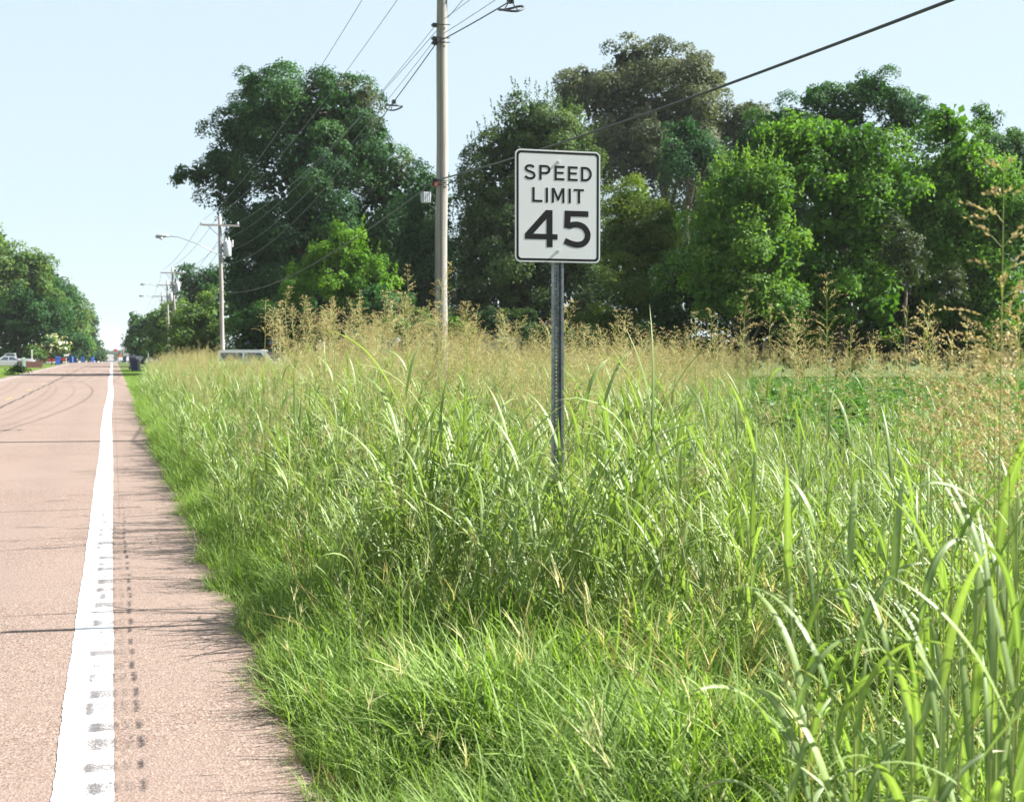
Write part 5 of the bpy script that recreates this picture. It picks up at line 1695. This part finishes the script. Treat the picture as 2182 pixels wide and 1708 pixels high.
stalk('tall_seed_stalk', 'tallest grass stalk with a big reddish seed head before the vine mound', None, **k_)
for i, (x, y, d, sh_, hs, sp) in enumerate([(2172, 640, 3.7, 4, (.45, .2), .018), (2120, 720, 4.0, 10, (.42, .19), .017), (2060, 780, 4.2, -10, (.4, .17), .016), (1985, 640, 6.0, -30, (.4, .15), .014),
        (1945, 650, 5.6, -60, (.38, .15), .013), (1760, 575, 6.6, 8, (.42, .14), .014), (1690, 645, 7.0, 22, (.36, .12), .013), (1598, 610, 7.4, -40, (.42, .14), .014),
        (1520, 655, 8.2, -18, (.34, .12), .013), (1480, 660, 8.6, 6, (.34, .10), .013), (1435, 690, 9.0, 14, (.34, .12), .013), (1320, 655, 8.8, -30, (.38, .14), .014), (1150, 690, 9.2, -20, (.34, .12), .014),
        (1065, 655, 9.8, 22, (.34, .12), .014), (1000, 690, 10.5, -18, (.32, .12), .014), (868, 560, 11.5, 4, (.42, .14), .015), (815, 660, 11.0, -16, (.36, .14), .015), (712, 628, 11.8, 2, (.36, .10), .015),
        (655, 655, 12.2, 30, (.34, .10), .015), (765, 615, 12.4, 4, (.34, .10), .015), (1860, 700, 6.6, 6, (.34, .13), .013), (1810, 690, 7.8, 10, (.3, .13), .013), (1385, 740, 8.0, -8, (.3, .12), .013),
        (2010, 850, 4.4, 12, (.36, .16), .015), (1240, 745, 8.2, 10, (.3, .12), .013), (930, 640, 11.0, 12, (.34, .14), .015), (2155, 820, 3.4, 0, (.4, .18), .017)] + extra_heads):
    stalk('seed_stalk', 'slender grass stalk topped with an open reddish tan seed head', SG, **stalk_px(x, y, d, sh_, head=True, nleaf=4, seed=300 + i, head_size=(hs[0], hs[1] * 1.35), spik=sp * .82, leaf_len=.45, wide=.022, r0=.0036))
BG = 'broad-leaved grass stalks at the front of the bank'
for i, (x, y, d, sh_, nl) in enumerate([(1655, 1240, 3.9, 70, 6), (1735, 1120, 4.3, 20, 6), (1690, 1380, 3.6, 60, 6), (1800, 1200, 4.0, 35, 7), (1905, 1230, 3.8, 5, 7), (1960, 1320, 3.5, 10, 7), (2030, 1180, 3.8, 0, 7),
        (2090, 1270, 3.5, -10, 7), (2150, 1180, 3.7, 0, 7), (2175, 1380, 3.3, 0, 7), (1860, 1430, 3.3, 30, 7), (2010, 1460, 3.2, 0, 7), (2120, 1450, 3.15, 0, 7), (1760, 1470, 3.3, 40, 6),
        (1940, 1520, 3.1, 20, 6), (2060, 1560, 3.0, -20, 6), (1820, 1560, 3.2, 10, 6), (2160, 1540, 3.0, 10, 6), (1700, 1530, 3.5, -20, 6),
        (1240, 890, 7.3, 5, 7), (1205, 960, 7.0, -30, 6), (1290, 920, 7.5, 30, 6), (1430, 960, 6.9, 30, 6), (1530, 1000, 6.6, -30, 6), (1090, 990, 7.6, 60, 6), (890, 1010, 8.2, 20, 6), (960, 960, 8.8, -10, 6), (1620, 960, 6.2, -20, 6), (1380, 1050, 6.5, -10, 6)]):
    stalk('broad_leaf_stalk', 'leafy grass stalk with broad arching ribbed leaves and no seed head', BG, **stalk_px(x, y, d, sh_, head=False, nleaf=nl, seed=600 + i, wide=.027 if d < 5 else .025, leaf_len=.5, r0=.0048))
# ------------------------------------------------------------------ hazy summer air
hm, hnt, hout = new_mat('hazy_air')
pv = hnt.nodes.new('ShaderNodeVolumePrincipled')
pv.inputs['Color'].default_value = (.93, .96, 1.0, 1)
pv.inputs['Density'].default_value = .0001
pv.inputs['Anisotropy'].default_value = .2
hnt.links.new(pv.outputs[0], hout.inputs['Volume'])
hz = MB().box(-2700, 2700, -800, 4400, -45, 40).build('haze', hm)
tag(hz, 'thin pale summer haze in the air over the road', 'haze', kind='stuff')
